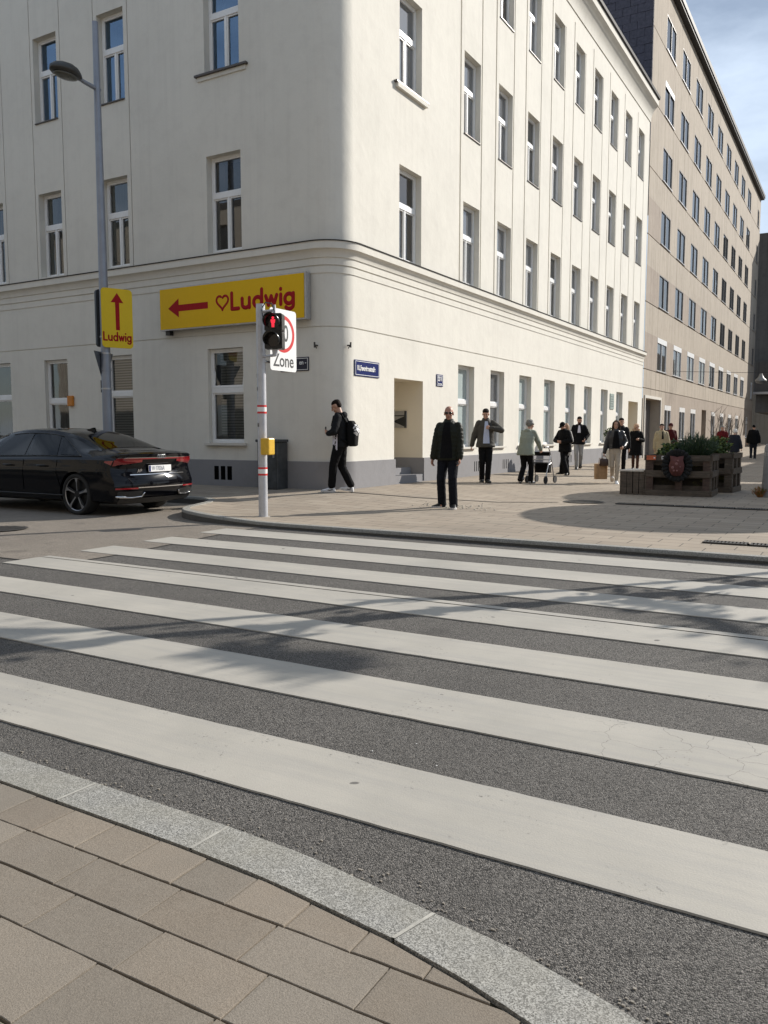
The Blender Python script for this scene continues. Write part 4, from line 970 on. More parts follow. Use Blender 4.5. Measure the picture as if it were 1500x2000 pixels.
# zone sign beside the signal
M_, ux, uz, nz = signframe((-7.99, 10.52, 2.855), (0, 1, 0))
t = thing('zone_sign', 'white rectangular speed zone sign with a red ring beside the pedestrian signal', 'road sign', M_.translation)
m = MB(); slabpoly(m, rrect(-.34, .34, -.48, .48, .05), -.006, 0, M_, 0, 1); m.build('sign_face', [M_WHITE, M_GREYB], t, True)
m = MB(); vs = []; n = 48; cyy = .10
for i in range(n): a = 2 * PI * i / n; vs += [M_ @ Vector((.29 * math.cos(a), cyy + .29 * math.sin(a), .0015)), M_ @ Vector((.232 * math.cos(a), cyy + .232 * math.sin(a), .0015))]
m.add(vs, [(2 * i, 2 * ((i + 1) % n), 2 * ((i + 1) % n) + 1, 2 * i + 1) for i in range(n)]); m.build('red_ring', M_REDP, t, True)
place_text('30', .36, M_BLACKP, M_ @ Vector((0, cyy, .001)), ux, uz, t, .004, 'CENTER', .72, ext=.001)
place_text('Zone', .285, M_BLACKP, M_ @ Vector((0, -.325, .001)), ux, uz, t, .003, 'CENTER', .86, ext=.001)
m = MB(); m.tube([(-8.06, 10.15, 2.50), (-8.03, 10.6, 2.50)], .02, 8); m.tube([(-8.06, 10.15, 3.2), (-8.03, 10.6, 3.2)], .02, 8); m.build('mount', M_ALU, t, True)

# utility cabinet
t = thing('utility_cabinet', 'dark grey utility cabinet standing against the shaded wall behind the signal post', 'cabinet', (-10.98, 13.98, .2))
m = MB(); m.box(-11.22, -10.68, 13.80, 14.165, .2, 1.21); o = m.build('casing', M_CAB, t, True); bevel_mesh(o.data, .012, 1)
m = MB(); m.box(-11.25, -10.65, 13.77, 14.168, 1.212, 1.27); o = m.build('lid', M_CAB, t, True); bevel_mesh(o.data, .012, 1)
m = MB(); m.box(-11.19, -10.71, 13.788, 13.7985, .66, 1.19); m.build('door', M_CAB, t, True); m = MB(); m.box(-11.19, -10.71, 13.79, 13.7985, .24, .64); m.build('lower_panel', M_CAB, t, True)
m = MB(); m.box(-10.78, -10.74, 13.77, 13.787, .88, 1.0); m.build('handle', M_ALU, t, True)
m = MB(); m.box(-10.84, -10.75, 13.7860, 13.7875, 1.06, 1.15); m.build('sticker', M_WHITE, t, True)

# ================================================================== black saloon car
CARX, CARY = -10.47, 10.30
car = thing('parked_car', 'black four door saloon parked along the kerb with its rear lights towards the corner', 'car', (CARX, CARY, 0.004), PI)
b_ = NB('black_car_paint'); b_.col((.0022, .0023, .0036)); b_.set(.12, 0, .15, .35); M_CAR = b_.m
M_CHROME = simple('chrome', (.62, .62, .63), .12, 1.0, var=.02); M_TYRE = simple('tyre_rubber', (.014, .014, .014), .8); M_RIM = simple('machined_rim', (.36, .36, .37), .28, .8, var=.05); M_RIMD = simple('dark_rim', (.012, .012, .013), .35, .3)
M_TAIL = simple('tail_light_red', (.24, .006, .010), .12, coat=1.0); M_TRIM = simple('black_trim', (.010, .010, .010), .45)
def interp(tab, x):
    if x <= tab[0][0]: return tab[0][1]
    for k in range(len(tab) - 1):
        a, c = tab[k], tab[k + 1]
        if x <= c[0]:
            t_ = (x - a[0]) / (c[0] - a[0]); p = tab[max(0, k - 1)]; q = tab[min(len(tab) - 1, k + 2)]
            m0 = (c[1] - p[1]) / (c[0] - p[0]) * (c[0] - a[0]) if c[0] != p[0] else 0; m1 = (q[1] - a[1]) / (q[0] - a[0]) * (c[0] - a[0]) if q[0] != a[0] else 0
            h = t_ * t_; g = h * t_; return (2 * g - 3 * h + 1) * a[1] + (g - 2 * h + t_) * m0 + (-2 * g + 3 * h) * c[1] + (g - h) * m1
    return tab[-1][1]
T_top = [(0, 1.045), (.10, 1.075), (.3, 1.085), (.50, 1.10), (.68, 1.135), (1.1, 1.275), (1.55, 1.40), (2.0, 1.462), (2.5, 1.482), (3.0, 1.465), (3.45, 1.38), (3.85, 1.20), (4.15, 1.03), (4.5, .99), (4.9, .90), (5.15, .78), (5.28, .66)]
T_w = [(0, .915), (.25, .945), (.7, .962), (1.3, .968), (2.6, .965), (3.9, .962), (4.5, .945), (4.9, .90), (5.28, .76)]
T_belt = [(0, .955), (.5, .965), (1.2, .965), (2.6, .945), (4.0, .92), (4.6, .88), (5.0, .78), (5.28, .60)]
T_wt = [(0, .80), (.4, .76), (.7, .665), (1.1, .60), (1.6, .575), (2.4, .58), (3.2, .57), (3.8, .64), (4.2, .72), (4.8, .66), (5.28, .55)]
def half(x):
    W, zb, zt, wt = interp(T_w, x), interp(T_belt, x), interp(T_top, x), interp(T_wt, x)
    p7 = (W * .925, zb + min(.03, (zt - zb) * .25)); p9 = (wt + .055, max(zt - .085, zb + (zt - zb) * .62)); p10 = (wt - .01, zt - min(.025, (zt - zb) * .15))
    return [(0, .20), (W * .80, .20), (W * .955, .25), (W * .985, .42), (W * .992, .56), (W, .72), (W * .992, .80), (W * .978, .84), (W * .965, zb - .02), (W * .94, zb + .002), p7, ((p7[0] * .67 + p9[0] * .33), (p7[1] * .67 + p9[1] * .33) + .006), ((p7[0] * .33 + p9[0] * .67), (p7[1] * .33 + p9[1] * .67) + .008), p9, p10, (wt * .6, zt), (0, zt + .006)]
Z_r = [(.2, .13), (.30, .05), (.42, .012), (.52, 0), (.60, .015), (.68, .05), (.74, .085), (.84, .095), (.90, .055), (.96, .035), (1.02, .02), (1.08, .035)]
def xr(y, z): return .20 * (abs(y) / .95) ** 2.6 + interp(Z_r, min(max(z, .2), 1.08))
def xf(y, z): return -.42 * (abs(y) / .95) ** 2.2 - .10 * abs(z - .5)
def bx(x, y, z):
    if x < .5: x = x + xr(y, z) * (1 - x / .5)
    if x > 4.7: x = x + xf(y, z) * ((x - 4.7) / .58)
    return x
xs_ = [0, .03, .07, .12, .2, .3] + [.4 + .1 * i for i in range(46)] + [5.0, 5.1, 5.18, 5.24, 5.28]
xs_ = sorted(set(round(x, 3) for x in xs_)); m = MB(); vs = []
for x in xs_:
    h_ = half(x); ring = [(y, z) for y, z in h_] + [(-y, z) for y, z in h_[-2:0:-1]]
    for y, z in ring: vs.append((bx(x, y, z), y, z))
nr = len(ring); fs = [(i * nr + j, i * nr + (j + 1) % nr, (i + 1) * nr + (j + 1) % nr, (i + 1) * nr + j) for i in range(len(xs_) - 1) for j in range(nr)]
base = len(vs); h0 = half(0); r0 = [(y, z) for y, z in h0] + [(-y, z) for y, z in h0[-2:0:-1]]; prev = list(range(nr))
for s_ in (.86, .7, .52, .34, .16):
    cur = []
    for y, z in r0: yy, zz = y * s_, .62 + (z - .62) * s_; cur.append(len(vs)); vs.append((xr(yy, zz), yy, zz))
    fs += [(prev[(j + 1) % nr], prev[j], cur[j], cur[(j + 1) % nr]) for j in range(nr)]; prev = cur
fs.append(tuple(reversed(prev))); fs.append(tuple((len(xs_) - 1) * nr + j for j in range(nr)))
m.add(vs, fs, 0, True); me = m.mesh('body'); bm = bmesh.new(); bm.from_mesh(me); bmesh.ops.recalc_face_normals(bm, faces=bm.faces); bm.to_mesh(me); bm.free()
tmp = bpy.data.objects.new('tmp', me); COL.objects.link(tmp); cm = MB()
WHX = (1.10, 4.20); WR = .362
for wx in WHX:
    for s_ in (-1, 1): cm.cone((wx, s_ * .70, .352), (wx, s_ * 1.2, .352), WR + .028, WR + .028, 40)
cut = bpy.data.objects.new('tmpc', cm.mesh('c')); COL.objects.link(cut); bo = tmp.modifiers.new('b', 'BOOLEAN'); bo.operation = 'DIFFERENCE'; bo.object = cut; bo.solver = 'EXACT'
dg = bpy.context.evaluated_depsgraph_get(); me2 = bpy.data.meshes.new_from_object(tmp.evaluated_get(dg)); bpy.data.objects.remove(tmp); bpy.data.objects.remove(cut); me2.name = 'body'
me2.polygons.foreach_set('use_smooth', [True] * len(me2.polygons)); me2.set_sharp_from_angle(angle=R(32)); me2.materials.clear(); meshobj('body', me2, M_CAR, car)
def sideP(x, t_, off=.005, s=1):
    h_ = half(x); a, c = h_[10], h_[13]; y = a[0] + (c[0] - a[0]) * t_; z = a[1] + (c[1] - a[1]) * t_ + .008 * math.sin(PI * t_); return Vector((x, s * (y + off), z + off * .35))
def patch(name, f, nu, nv, mat, parent=car):
    m = MB(); P = [f(i / nu, j / nv) for i in range(nu + 1) for j in range(nv + 1)]; F_ = [(i * (nv + 1) + j, (i + 1) * (nv + 1) + j, (i + 1) * (nv + 1) + j + 1, i * (nv + 1) + j + 1) for i in range(nu) for j in range(nv)]
    a, b_, c_, d_ = [P[i] for i in F_[len(F_) // 2]]
    if (b_ - a).cross(d_ - a).dot(a - Vector((2.6, 0, .55))) < 0: F_ = [tuple(reversed(q)) for q in F_]
    m.add(P, F_, 0, True); return m.build(name, mat, parent)
for s_ in (1, -1):
    def win(x0b, x1b, x0t, x1t, t0=.06, t1=.97):
        return lambda u, v: sideP((x0b + (x1b - x0b) * u) * (1 - v) + (x0t + (x1t - x0t) * u) * v, t0 + (t1 - t0) * v, .006, s_)
    patch('rear_side_window', win(1.62, 2.42, 1.78, 2.42), 10, 6, M_CARGL); patch('front_side_window', win(2.50, 3.62, 2.50, 3.12), 12, 6, M_CARGL); patch('quarter_window', win(1.05, 1.54, 1.55, 1.70, .10, .85), 8, 5, M_CARGL)
    m = MB(); m.tube([sideP(.98 + (3.7 - .98) * i / 14, .03, .008, s_) for i in range(15)] , .008, 6); m.tube([sideP(1.0, .05, .008, s_), sideP(1.3, .55, .008, s_), sideP(1.7, .98, .008, s_)] + [sideP(1.9 + 1.2 * i / 6, .99, .008, s_) for i in range(7)], .008, 6); m.build('window_trim', M_TRIM, car)
    m = MB(); W_ = lambda x: interp(T_w, x)
    for x in (1.56, 2.46, 3.55): m.tube([(x - .12 * (1 if x < 2 else 0), s_ * (W_(x) * .99 + .001), .40), (x, s_ * (W_(x) * 1.0 + .0015), .72), (x, s_ * (W_(x) * .965 + .002), .93)], .004, 5)
    m.build('door_gap', M_DARKH, car)
    for x in (1.82, 2.75): m = MB(); m.tube([(x, s_ * (W_(x) + .016), .835), (x + .22, s_ * (W_(x) + .016), .832)], .014, 8); m.build('door_handle', M_CAR, car)
    m = MB(); m.tube([(1.42, s_ * (W_(2) * .988 + .002), .33), (3.7, s_ * (W_(3) * .988 + .002), .33)], .012, 6); m.build('sill_trim', M_TRIM, car)
    m = MB(); m.ell((3.55, s_ * 1.06, 1.02), (.10, .10, .07), None, 12); m.build('wing_mirror', M_CAR, car)
def topP(x, v, off=.006):
    h_ = half(x); pts = [h_[13], h_[14], h_[15], h_[16]]; yy = abs(v); k = yy * 3; i = min(2, int(k)); f = k - i; p = pts[3 - i]; q = pts[2 - i]; y = p[0] + (q[0] - p[0]) * f; z = p[1] + (q[1] - p[1]) * f
    return Vector((x, math.copysign(y, v), z + off))
patch('rear_window', lambda u, v: topP(.70 + (1.62 - .70) * u - .05 * (abs(2 * v - 1) ** 2) * (1 - 2 * u) * 0, (2 * v - 1) * (.97), .006), 16, 16, M_CARGL)
patch('windscreen', lambda u, v: topP(3.30 + .72 * u, (2 * v - 1) * .95, .006), 12, 12, M_CARGL)
patch('sunroof', lambda u, v: topP(2.1 + .85 * u, (2 * v - 1) * .8, .004), 8, 8, M_CARGL)
def rearP(y, z, off=.006): return Vector((xr(y, z) - off, y, z))
def rpatch(name, y0, y1, z0, z1, mat, off=.006, nu=24, nv=4, tap=0.0, parent=car): return patch(name, lambda u, v: rearP(y0 + (y1 - y0) * u, (z0 + (z1 - z0) * v) if not tap else (z0 + tap * (1 - u) * 1 + ((z1) - (z0 + tap * (1 - u))) * v), off), nu, nv, mat, parent)
for s_ in (1, -1):
    rpatch('tail_light', s_ * .40, s_ * .885, .845, .945, M_TAIL, .008, 18, 5, tap=.06)
    m = MB(); m.add([Vector((bx(xx, interp(T_w, xx), zz) + .0, s_ * (half(xx)[7][0] + (half(xx)[8][0] - half(xx)[7][0]) * max(0, (zz - .84) / (half(xx)[8][1] - .84)) + .004), zz)) for xx in (.0, .04, .08, .12, .16, .20, .24, .28) for zz in (.86 + .15 * xx, .935 - .02 * xx)], [(2 * i, 2 * i + 2, 2 * i + 3, 2 * i + 1) for i in range(7)], 0, True); m.build('tail_light_wrap', M_TAIL, car)
    rpatch('reflector', s_ * .52, s_ * .90, .455, .480, M_TAIL, .006, 12, 2)
    m = MB(); pp = lambda y, z: rearP(s_ * y, z, .014)
    m.tube([pp(.40, .385), pp(.44, .325), pp(.62, .312), pp(.80, .318), pp(.87, .335)], .013, 6); m.tube([pp(.74, .325), pp(.87, .335)], .02, 6); m.build('exhaust_trim', M_CHROME, car)
    rpatch('diffuser_opening', s_ * .43, s_ * .86, .325, .42, M_TRIM, .003, 12, 3)
rpatch('light_bar', -.86, .86, .952, .972, M_TAIL, .012, 32, 2); rpatch('light_bar_chrome', -.84, .84, .974, .982, M_CHROME, .011, 32, 1)
rpatch('chrome_strip', -.52, .52, .470, .486, M_CHROME, .008, 28, 2); rpatch('chrome_trim', -.62, .62, .690, .702, M_CHROME, .008, 28, 1)
rpatch('lower_diffuser', -.82, .82, .215, .30, M_TRIM, .006, 24, 3)
m = MB(); m.box(.055, .066, -.26, .26, .735, .845); pl = m.build('number_plate', M_WHITE, car); m = MB(); m.box(.053, .0545, .215, .255, .74, .84); m.build('blue_band', M_BLUE, pl)
place_text('W·77026A', .105, simple('plate_print', (.30, .31, .34), .5), car.matrix_basis @ Vector((.0525, .19, .79)), (0, 1, 0), (0, 0, 1), car, .001, 'LEFT', .62, ext=.0006)
m = MB()
for k in range(4):
    cy = .066 - .044 * k
    ringp = [Vector((xr(cy, .995) - .012, cy + .028 * math.cos(2 * PI * i / 20), .995 + .028 * math.sin(2 * PI * i / 20) + 0)) for i in range(21)]; m.tube(ringp, .0042, 5)
m.build('boot_emblem', M_CHROME, car)
place_text('A8', .085, M_CHROME, car.matrix_basis @ Vector((xr(.44, .75) - .010, .475, .755)), (0, 1, 0), (0, 0, 1), car, .001, 'LEFT', 1.1, ext=.002)
place_text('quattro', .06, M_CHROME, car.matrix_basis @ Vector((xr(.5, .75) - .010, -.36, .755)), (0, 1, 0), (0, 0, 1), car, .0, 'LEFT', .8, ext=.002)
m = MB(); m.add([(1.62, 0, 1.41), (1.90, .028, 1.45), (1.90, -.028, 1.45), (1.66, 0, 1.495), (1.72, 0, 1.497)], [(0, 1, 4, 3), (0, 3, 4, 2), (1, 2, 4)]); m.build('roof_fin', M_CAR, car)
m = MB(); m.box(.6, 1.5, -.5, .5, .62, .95); m.box(1.6, 1.75, .15, .65, .9, 1.18); m.box(1.6, 1.75, -.65, -.15, .9, 1.18); 
def wheel(x, s_):
    wy = s_ * .82; w_ = MB(); n = 40; prof = [(.255, -.115), (.335, -.125), (.352, -.11), (WR - .002, -.07), (WR, 0), (WR - .002, .07), (.352, .11), (.335, .125), (.285, .118), (.278, .10)]
    vs = [(r_ * math.cos(2 * PI * i / n), y_ * s_, r_ * math.sin(2 * PI * i / n)) for i in range(n) for r_, y_ in prof]; k = len(prof)
    w_.add(vs, [(i * k + j, ((i + 1) % n) * k + j, ((i + 1) % n) * k + j + 1, i * k + j + 1) for i in range(n) for j in range(k - 1)], 0, True)
    wh = w_.build('wheel', M_TYRE, car); wh.location = (x, wy, .352)
    w_ = MB(); w_.cone((0, .02 * s_, 0), (0, .045 * s_, 0), .275, .272, 40); w_.build('rim_barrel', M_RIMD, wh)
    w_ = MB(); vs = []; 
    for i in range(n):
        a = 2 * PI * i / n
        for r_, y_ in ((.272, .10), (.284, .112), (.292, .112)): vs.append((r_ * math.cos(a), y_ * s_, r_ * math.sin(a)))
    w_.add(vs, [(i * 3 + j, ((i + 1) % n) * 3 + j, ((i + 1) % n) * 3 + j + 1, i * 3 + j + 1) for i in range(n) for j in range(2)], 0, True)
    for q in range(5):
        a = 2 * PI * (q + .3) / 5; ca, sa = math.cos(a), math.sin(a); P = lambda r_, o_, y_: (r_ * ca - o_ * sa, y_ * s_, r_ * sa + o_ * ca)
        w_.add([P(.06, .010, .095), P(.06, -.010, .095), P(.20, -.013, .108), P(.278, -.050, .108), P(.278, .026, .108), P(.20, .010, .108)], [(0, 1, 2, 5), (5, 2, 3, 4)])
    w_.build('rim', M_RIM, wh); w_ = MB(); w_.cone((0, .05 * s_, 0), (0, .098 * s_, 0), .085, .06, 20); 
    for q in range(5):
        a = 2 * PI * (q + .3) / 5; w_.cone((.05 * math.cos(a), .085 * s_, .05 * math.sin(a)), (.27 * math.cos(a), .09 * s_, .27 * math.sin(a)), .03, .045, 6, 0, True, False, ((0, 1, 0), .25))
    w_.build('hub', M_RIMD, wh)
for wx in WHX:
    for s_ in (1, -1): wheel(wx, s_)
# ================================================================== planters, plants, things that cast the big shadows
def plank(m, x0, x1, y0, y1, z0, z1, mi=0, M=None, jit=.004):
    j = lambda: random.uniform(-jit, jit); m.box(x0 + j(), x1 + j(), y0 + j() * .5, y1 + j() * .5, z0 + j(), z1 + j(), mi, M)
def pallet_planter(loc, rz, W, D, H, label, reddish=True):
    t = thing('pallet_planter', label, 'planter', loc, rz)
    levels = [(H - .115, H), (H * .47, H * .47 + .13), (.0, .12)]
    def face(M, L, nm):
        m = MB()
        for (z0, z1) in levels: plank(m, 0, L, -.024, 0, z0, z1, 0, M)
        m.build('face_board', M_WOOD, t)
        m = MB()
        for xc in (0.0, L / 2 - .05, L - .145): m.box(xc + .004, xc + .14, .001, .09, .005, H - .004, 0, M)
        m.build('upright_block', M_WOODR if nm else M_WOOD, t)
        m = MB()
        for k in range(3): plank(m, .02, L - .02, .10, .12, .10 + k * H / 3.2, .10 + k * H / 3.2 + .12, 0, M)
        m.build('inner_board', M_WOOD, t)
    face(Matrix.Identity(4), W, reddish)
    face(Matrix.Translation((W + .026, 0, 0)) @ Matrix.Rotation(PI / 2, 4, 'Z'), D, False)
    face(Matrix.Translation((W, D, 0)) @ Matrix.Rotation(PI, 4, 'Z'), W, False)
    face(Matrix.Translation((-.026, D, 0)) @ Matrix.Rotation(-PI / 2, 4, 'Z'), D, False)
    m = MB(); m.box(.14, W - .14, .14, D - .14, .02, H - .10); m.build('soil', M_SOIL, t)
    return t
ZP = .078
A0 = (-3.98, 17.95, ZP)
pA = pallet_planter(A0, R(2), 1.28, 1.1, .86, 'front planter of grey pallet wood carrying a dark wreath and red shield')
pB = pallet_planter((-3.22, 19.62, ZP), R(-4), .72, .95, .88, 'rear planter of pale slatted pallet wood standing behind the one with the wreath', False)
# low box seat of pallet boards
t = thing('pallet_bench', 'low box seat of upright pallet boards with a pale top beside the front planter', 'bench', (-4.52, 17.98, ZP))
m = MB()
for k in range(4): plank(m, .005 + k * .128, .118 + k * .128, 0, .024, 0, .50)
m.build('front_board', M_WOOD, t); m = MB()
for k in range(5): plank(m, -.026, -.002, .03 + k * .15, .16 + k * .15, 0, .50)
for k in range(5): plank(m, .50, .524, .03 + k * .15, .16 + k * .15, 0, .50)
m.build('side_board', M_WOOD, t); m = MB(); plank(m, 0, .50, .80, .824, 0, .5); m.build('back_board', M_WOOD, t)
m = MB()
for k in range(4): plank(m, -.04, .53, -.02 + k * .215, .185 + k * .215, .503, .53)
m.build('top_board', simple('pale_seat_top', (.62, .56, .48), .6), t); m = MB(); m.box(.01, .49, .03, .79, .02, .48); m.build('inner_box', M_DARKH, t)
# wreath with shield
t = thing('wreath_shield', 'dark scalloped wreath with a dull red shield on the front planter', 'emblem', (-3.34, 17.89, .73), R(2))
m = MB(); rr = random.Random(2)
for i in range(22): a = 2 * PI * i / 22; m.cone((.20 * math.cos(a), -.005, .23 * math.sin(a)), (.265 * math.cos(a), -.02, .30 * math.sin(a)), .045, .052, 8, 0, True, True)
m.cone((0, .028, 0), (0, .005, 0), .24, .23, 24); m.build('wreath', simple('dark_wreath', (.008, .008, .008), .9), t)
m = MB(); sh = [(-.135, .20), (-.04, .185), (0, .175), (.04, .185), (.135, .20), (.125, .10), (.155, .0), (.14, -.12), (.09, -.205), (0, -.225), (-.09, -.205), (-.14, -.12), (-.155, 0), (-.125, .10)]
m.add([(x, -.072, z) for x, z in sh] + [(x, -.05, z) for x, z in sh] + [(0, -.085, 0)], [(14 * 2, (i + 1) % 14, i) for i in range(14)] + [(i, (i + 1) % 14, 14 + (i + 1) % 14, 14 + i) for i in range(14)], 0, True); m.build('shield', simple('dull_red_shield', (.115, .036, .031), .75), t)
m = MB()
for (x, z, r_) in ((0, .035, .03), (.03, .10, .02), (-.075, -.045, .03), (-.05, -.11, .022), (.012, -.11, .02), (.075, -.03, .015)): m.ell((x, -.084, z), (r_, .008, r_), None, 10)
m.build('shield_charge', simple('faded_pink', (.25, .12, .11), .7), t)
t = thing('orange_label', 'orange printed strip at the left end of the planter top board', 'label', (-3.88, 17.92, .88), R(2)); m = MB(); m.box(-.09, .10, -.012, -.002, -.045, .05); m.build('strip', simple('orange_red_print', (.50, .12, .05), .5), t); m = MB(); m.box(.055, .085, -.0135, -.0125, -.015, .015); m.build('mark', M_WHITE, t)
t = thing('white_label', 'small white framed sticker on the planter top board next to the orange strip', 'label', (-3.61, 17.93, .885), R(2)); m = MB(); m.box(-.055, .055, -.012, -.002, -.035, .035); m.build('sticker', M_WHITE, t); m = MB(); m.box(-.04, .0, -.0135, -.0122, -.018, .018); m.box(.012, .042, -.0135, -.0122, -.004, .018); m.build('print', M_BLACKP, t)

# plants made of many leaves
def leaf_quad(m, p, d, n, l_, w_, mi=0):
    d = Vector(d).normalized(); s_ = d.cross(n); s_ = s_.normalized() if s_.length > 1e-4 else d.orthogonal(); p = Vector(p); q = p + d * l_ * .5; up = d.cross(s_) * l_ * .06
    m.add([p, q + s_ * w_ / 2 + up, p + d * l_, q - s_ * w_ / 2 + up], [(0, 1, 2, 3)], mi)
def bush(name, label, cat, c, r, n, mats, ll, lw, spiky=False, seed=1, stems=14, stem_mat=None):
    rr = random.Random(seed); t = thing(name, label, cat, c); m = MB(); st = MB()
    tips = []
    for k in range(stems):
        a = rr.uniform(0, 2 * PI); q = math.sqrt(rr.random()); e = Vector((math.cos(a) * r[0] * q, math.sin(a) * r[1] * q, r[2] * (1 - .45 * q * q) * rr.uniform(.75, 1.1))); b0 = Vector((e.x * .35, e.y * .35, 0)); st.cone(b0, e, .006, .002, 5); tips.append((b0, e))
    for k in range(n):
        b0, e = rr.choice(tips); f = rr.uniform(.15, 1.0) ** .7; p = b0.lerp(e, f) + Vector((rr.gauss(0, .02), rr.gauss(0, .02), rr.gauss(0, .015)))
        d = ((e - b0).normalized() * (1.6 if spiky else .25) + Vector((rr.gauss(0, 1), rr.gauss(0, 1), rr.gauss(0, .7))).normalized() * (.45 if spiky else 1)).normalized()
        leaf_quad(m, p, d, Vector((rr.gauss(0, 1), rr.gauss(0, 1), rr.gauss(0, 1) + .5)), ll * rr.uniform(.6, 1.25), lw * rr.uniform(.7, 1.2), rr.randrange(len(mats)))
    m.build('foliage', mats, t); st.build('stem', stem_mat or M_LEAFD, t); return t
bush('lavender_bush', 'bushy grey green lavender filling the middle of the front planter', 'plant', (-3.08, 18.45, .84), (.50, .40, .50), 4200, [M_LAV, M_LAV, M_LEAFD], .085, .012, True, 3, 170)
bush('leafy_shrub', 'dark broad leaved shrub left of the lavender in the front planter', 'plant', (-3.55, 18.40, .84), (.30, .34, .36), 1100, [M_LEAFD, M_LEAFD, M_LEAFY], .085, .05, False, 5, 40)
bush('trailing_plant', 'low green trailing plant spilling over the front planter above the wreath', 'plant', (-3.46, 18.08, .85), (.30, .12, .16), 500, [M_LEAFD, M_LEAFY], .06, .035, False, 8, 24)
bush('yellow_shrub', 'yellowish green shrub to the right of the lavender above the rear planter', 'plant', (-2.84, 19.95, .86), (.28, .34, .46), 1300, [M_LEAFY, M_LEAFY, M_LEAFD], .075, .042, False, 6, 46)
bush('low_groundcover', 'low green groundcover along the top of the rear planter', 'plant', (-2.80, 20.1, .88), (.26, .34, .17), 500, [M_LEAFD, M_LEAFY], .05, .03, False, 9, 26)
t = bush('ball_shrub', 'small round potted shrub on the pavement behind the woman in beige trousers', 'plant', (-8.05, 30.7, 1.02), (.34, .34, .66), 1500, [M_LEAFD, M_LEAFD, M_LEAFY], .075, .045, False, 12, 60)
m = MB(); m.loft([(0, 0, -.88, .17, .17), (0, 0, -.82, .19, .19), (0, 0, -.25, .27, .27), (0, 0, -.20, .29, .29), (0, 0, -.19, .25, .25)]); m.build('pot', simple('pale_pot', (.58, .55, .50), .7), t); m = MB(); m.cone((0, 0, -.25), (0, 0, .15), .03, .02, 8); m.build('trunk', M_BARK, t)
# bare twiggy shrubs in front of the beige block
for i, (x, y, h_) in enumerate(((-7.9, 55.5, 2.9), (-7.9, 60.6, 2.7))):
    t = thing('bare_shrub', ('leafless twiggy shrub before the beige block, left of the small dark door', 'leafless twiggy shrub before the beige block, right of the small dark door')[i], 'shrub', (x, y, .08)); m = MB(); rr = random.Random(40 + i)
    for k in range(9):
        a = rr.uniform(0, 2 * PI); p = Vector((rr.uniform(-.5, .5), rr.uniform(-1.1, 1.1), 0)); d = Vector((math.cos(a) * .16, math.sin(a) * .3, 1)).normalized(); q = p + d * h_ * rr.uniform(.7, 1); m.cone(p, q, .035, .012, 6)
        for b2 in range(4): f = rr.uniform(.35, .95); s_ = p.lerp(q, f); m.cone(s_, s_ + Vector((rr.gauss(0, .25), rr.gauss(0, .35), rr.uniform(.3, .8))), .014, .005, 5)
    m.build('branch', M_BARK, t)

# grey post with a tuft of dry grass at the right edge
t = thing('grey_bollard', 'stout grey post with dry orange grass at its foot, at the right edge', 'bollard', (-1.62, 18.75, ZP)); m = MB()
m.loft([(0, 0, 0, .19, .19), (0, 0, .10, .175, .175), (0, 0, .5, .155, .155), (0, 0, 1.02, .145, .145), (0, 0, 1.10, .12, .12), (0, 0, 1.12, .04, .04)], 24); m.build('post', simple('post_grey', (.23, .225, .22), .8, bump=.3), t)
m = MB(); m.loft([(0, 0, .86, .150, .150), (0, 0, .92, .150, .150)], 24); m.build('band', M_ALU, t)
bush('dry_grass_tuft', 'tuft of dry orange grass around the foot of the grey post', 'grass tuft', (-1.80, 18.62, ZP), (.13, .14, .16), 260, [M_DRY, M_DRY, M_LEAFY], .11, .010, True, 31, 60, M_DRY)
# pendant street lamp hung on a wire across the street
t = thing('pendant_lamp', 'domed street lamp hanging on a wire before the dark far building', 'street lamp', (-5.05, 50, 4.3)); m = MB()
m.loft([(0, 0, .0, .30, .30), (0, 0, .03, .30, .30), (0, 0, .10, .27, .27), (0, 0, .18, .17, .17), (0, 0, .33, .10, .10), (0, 0, .42, .07, .07)], 28); m.build('lamp_shade', simple('pale_lamp_dome', (.22, .22, .21), .5), t); m = MB(); m.loft([(0, 0, -.12, .12, .12), (0, 0, -.08, .25, .25), (0, 0, .0, .25, .25)], 20); m.build('lens', M_GREYB, t)
m = MB(); m.tube([(-4.33, 0, .70), (0, 0, .46), (11.0, 0, .95)], .012, 5); m.build('wire', M_BLACK, t)

# round flat canopies added out of frame to throw shade on the paving
def canopy(x, y, h_, r_, label):
    t = thing('added_shade_canopy', label, 'canopy', (x, y, ZP)); m = MB(); m.loft([(0, 0, h_ - .1, r_, r_), (0, 0, h_ - .04, r_, r_), (0, 0, h_ + .35, r_ * .12, r_ * .12)], 56); m.build('roof', simple('canopy_roof', (.30, .28, .26), .8), t); m = MB(); m.cone((0, 0, 0), (0, 0, h_), .09, .07, 16); m.build('pole', M_GALV, t)
s2 = Vector((math.sin(R(SUN_AZ)), math.cos(R(SUN_AZ)))) / math.tan(R(SUN_EL))
def lift(gx, gy, h_): return gx + s2.x * h_, gy + s2.y * h_
x, y = lift(-2.75, 13.30, 4.7); canopy(x, y, 4.7, 2.22, 'added round canopy unseen beyond the right edge, shading the paving nearest the road')
x, y = lift(-3.05, 17.2, 5.0); canopy(x, y, 5.0, 2.45, 'added round canopy unseen beyond the right edge, shading paving, second from the road')
x, y = lift(-1.5, 21.4, 5.0); canopy(x, y, 5.0, 2.3, 'added round canopy unseen beyond the right edge, shading paving, third from the road')
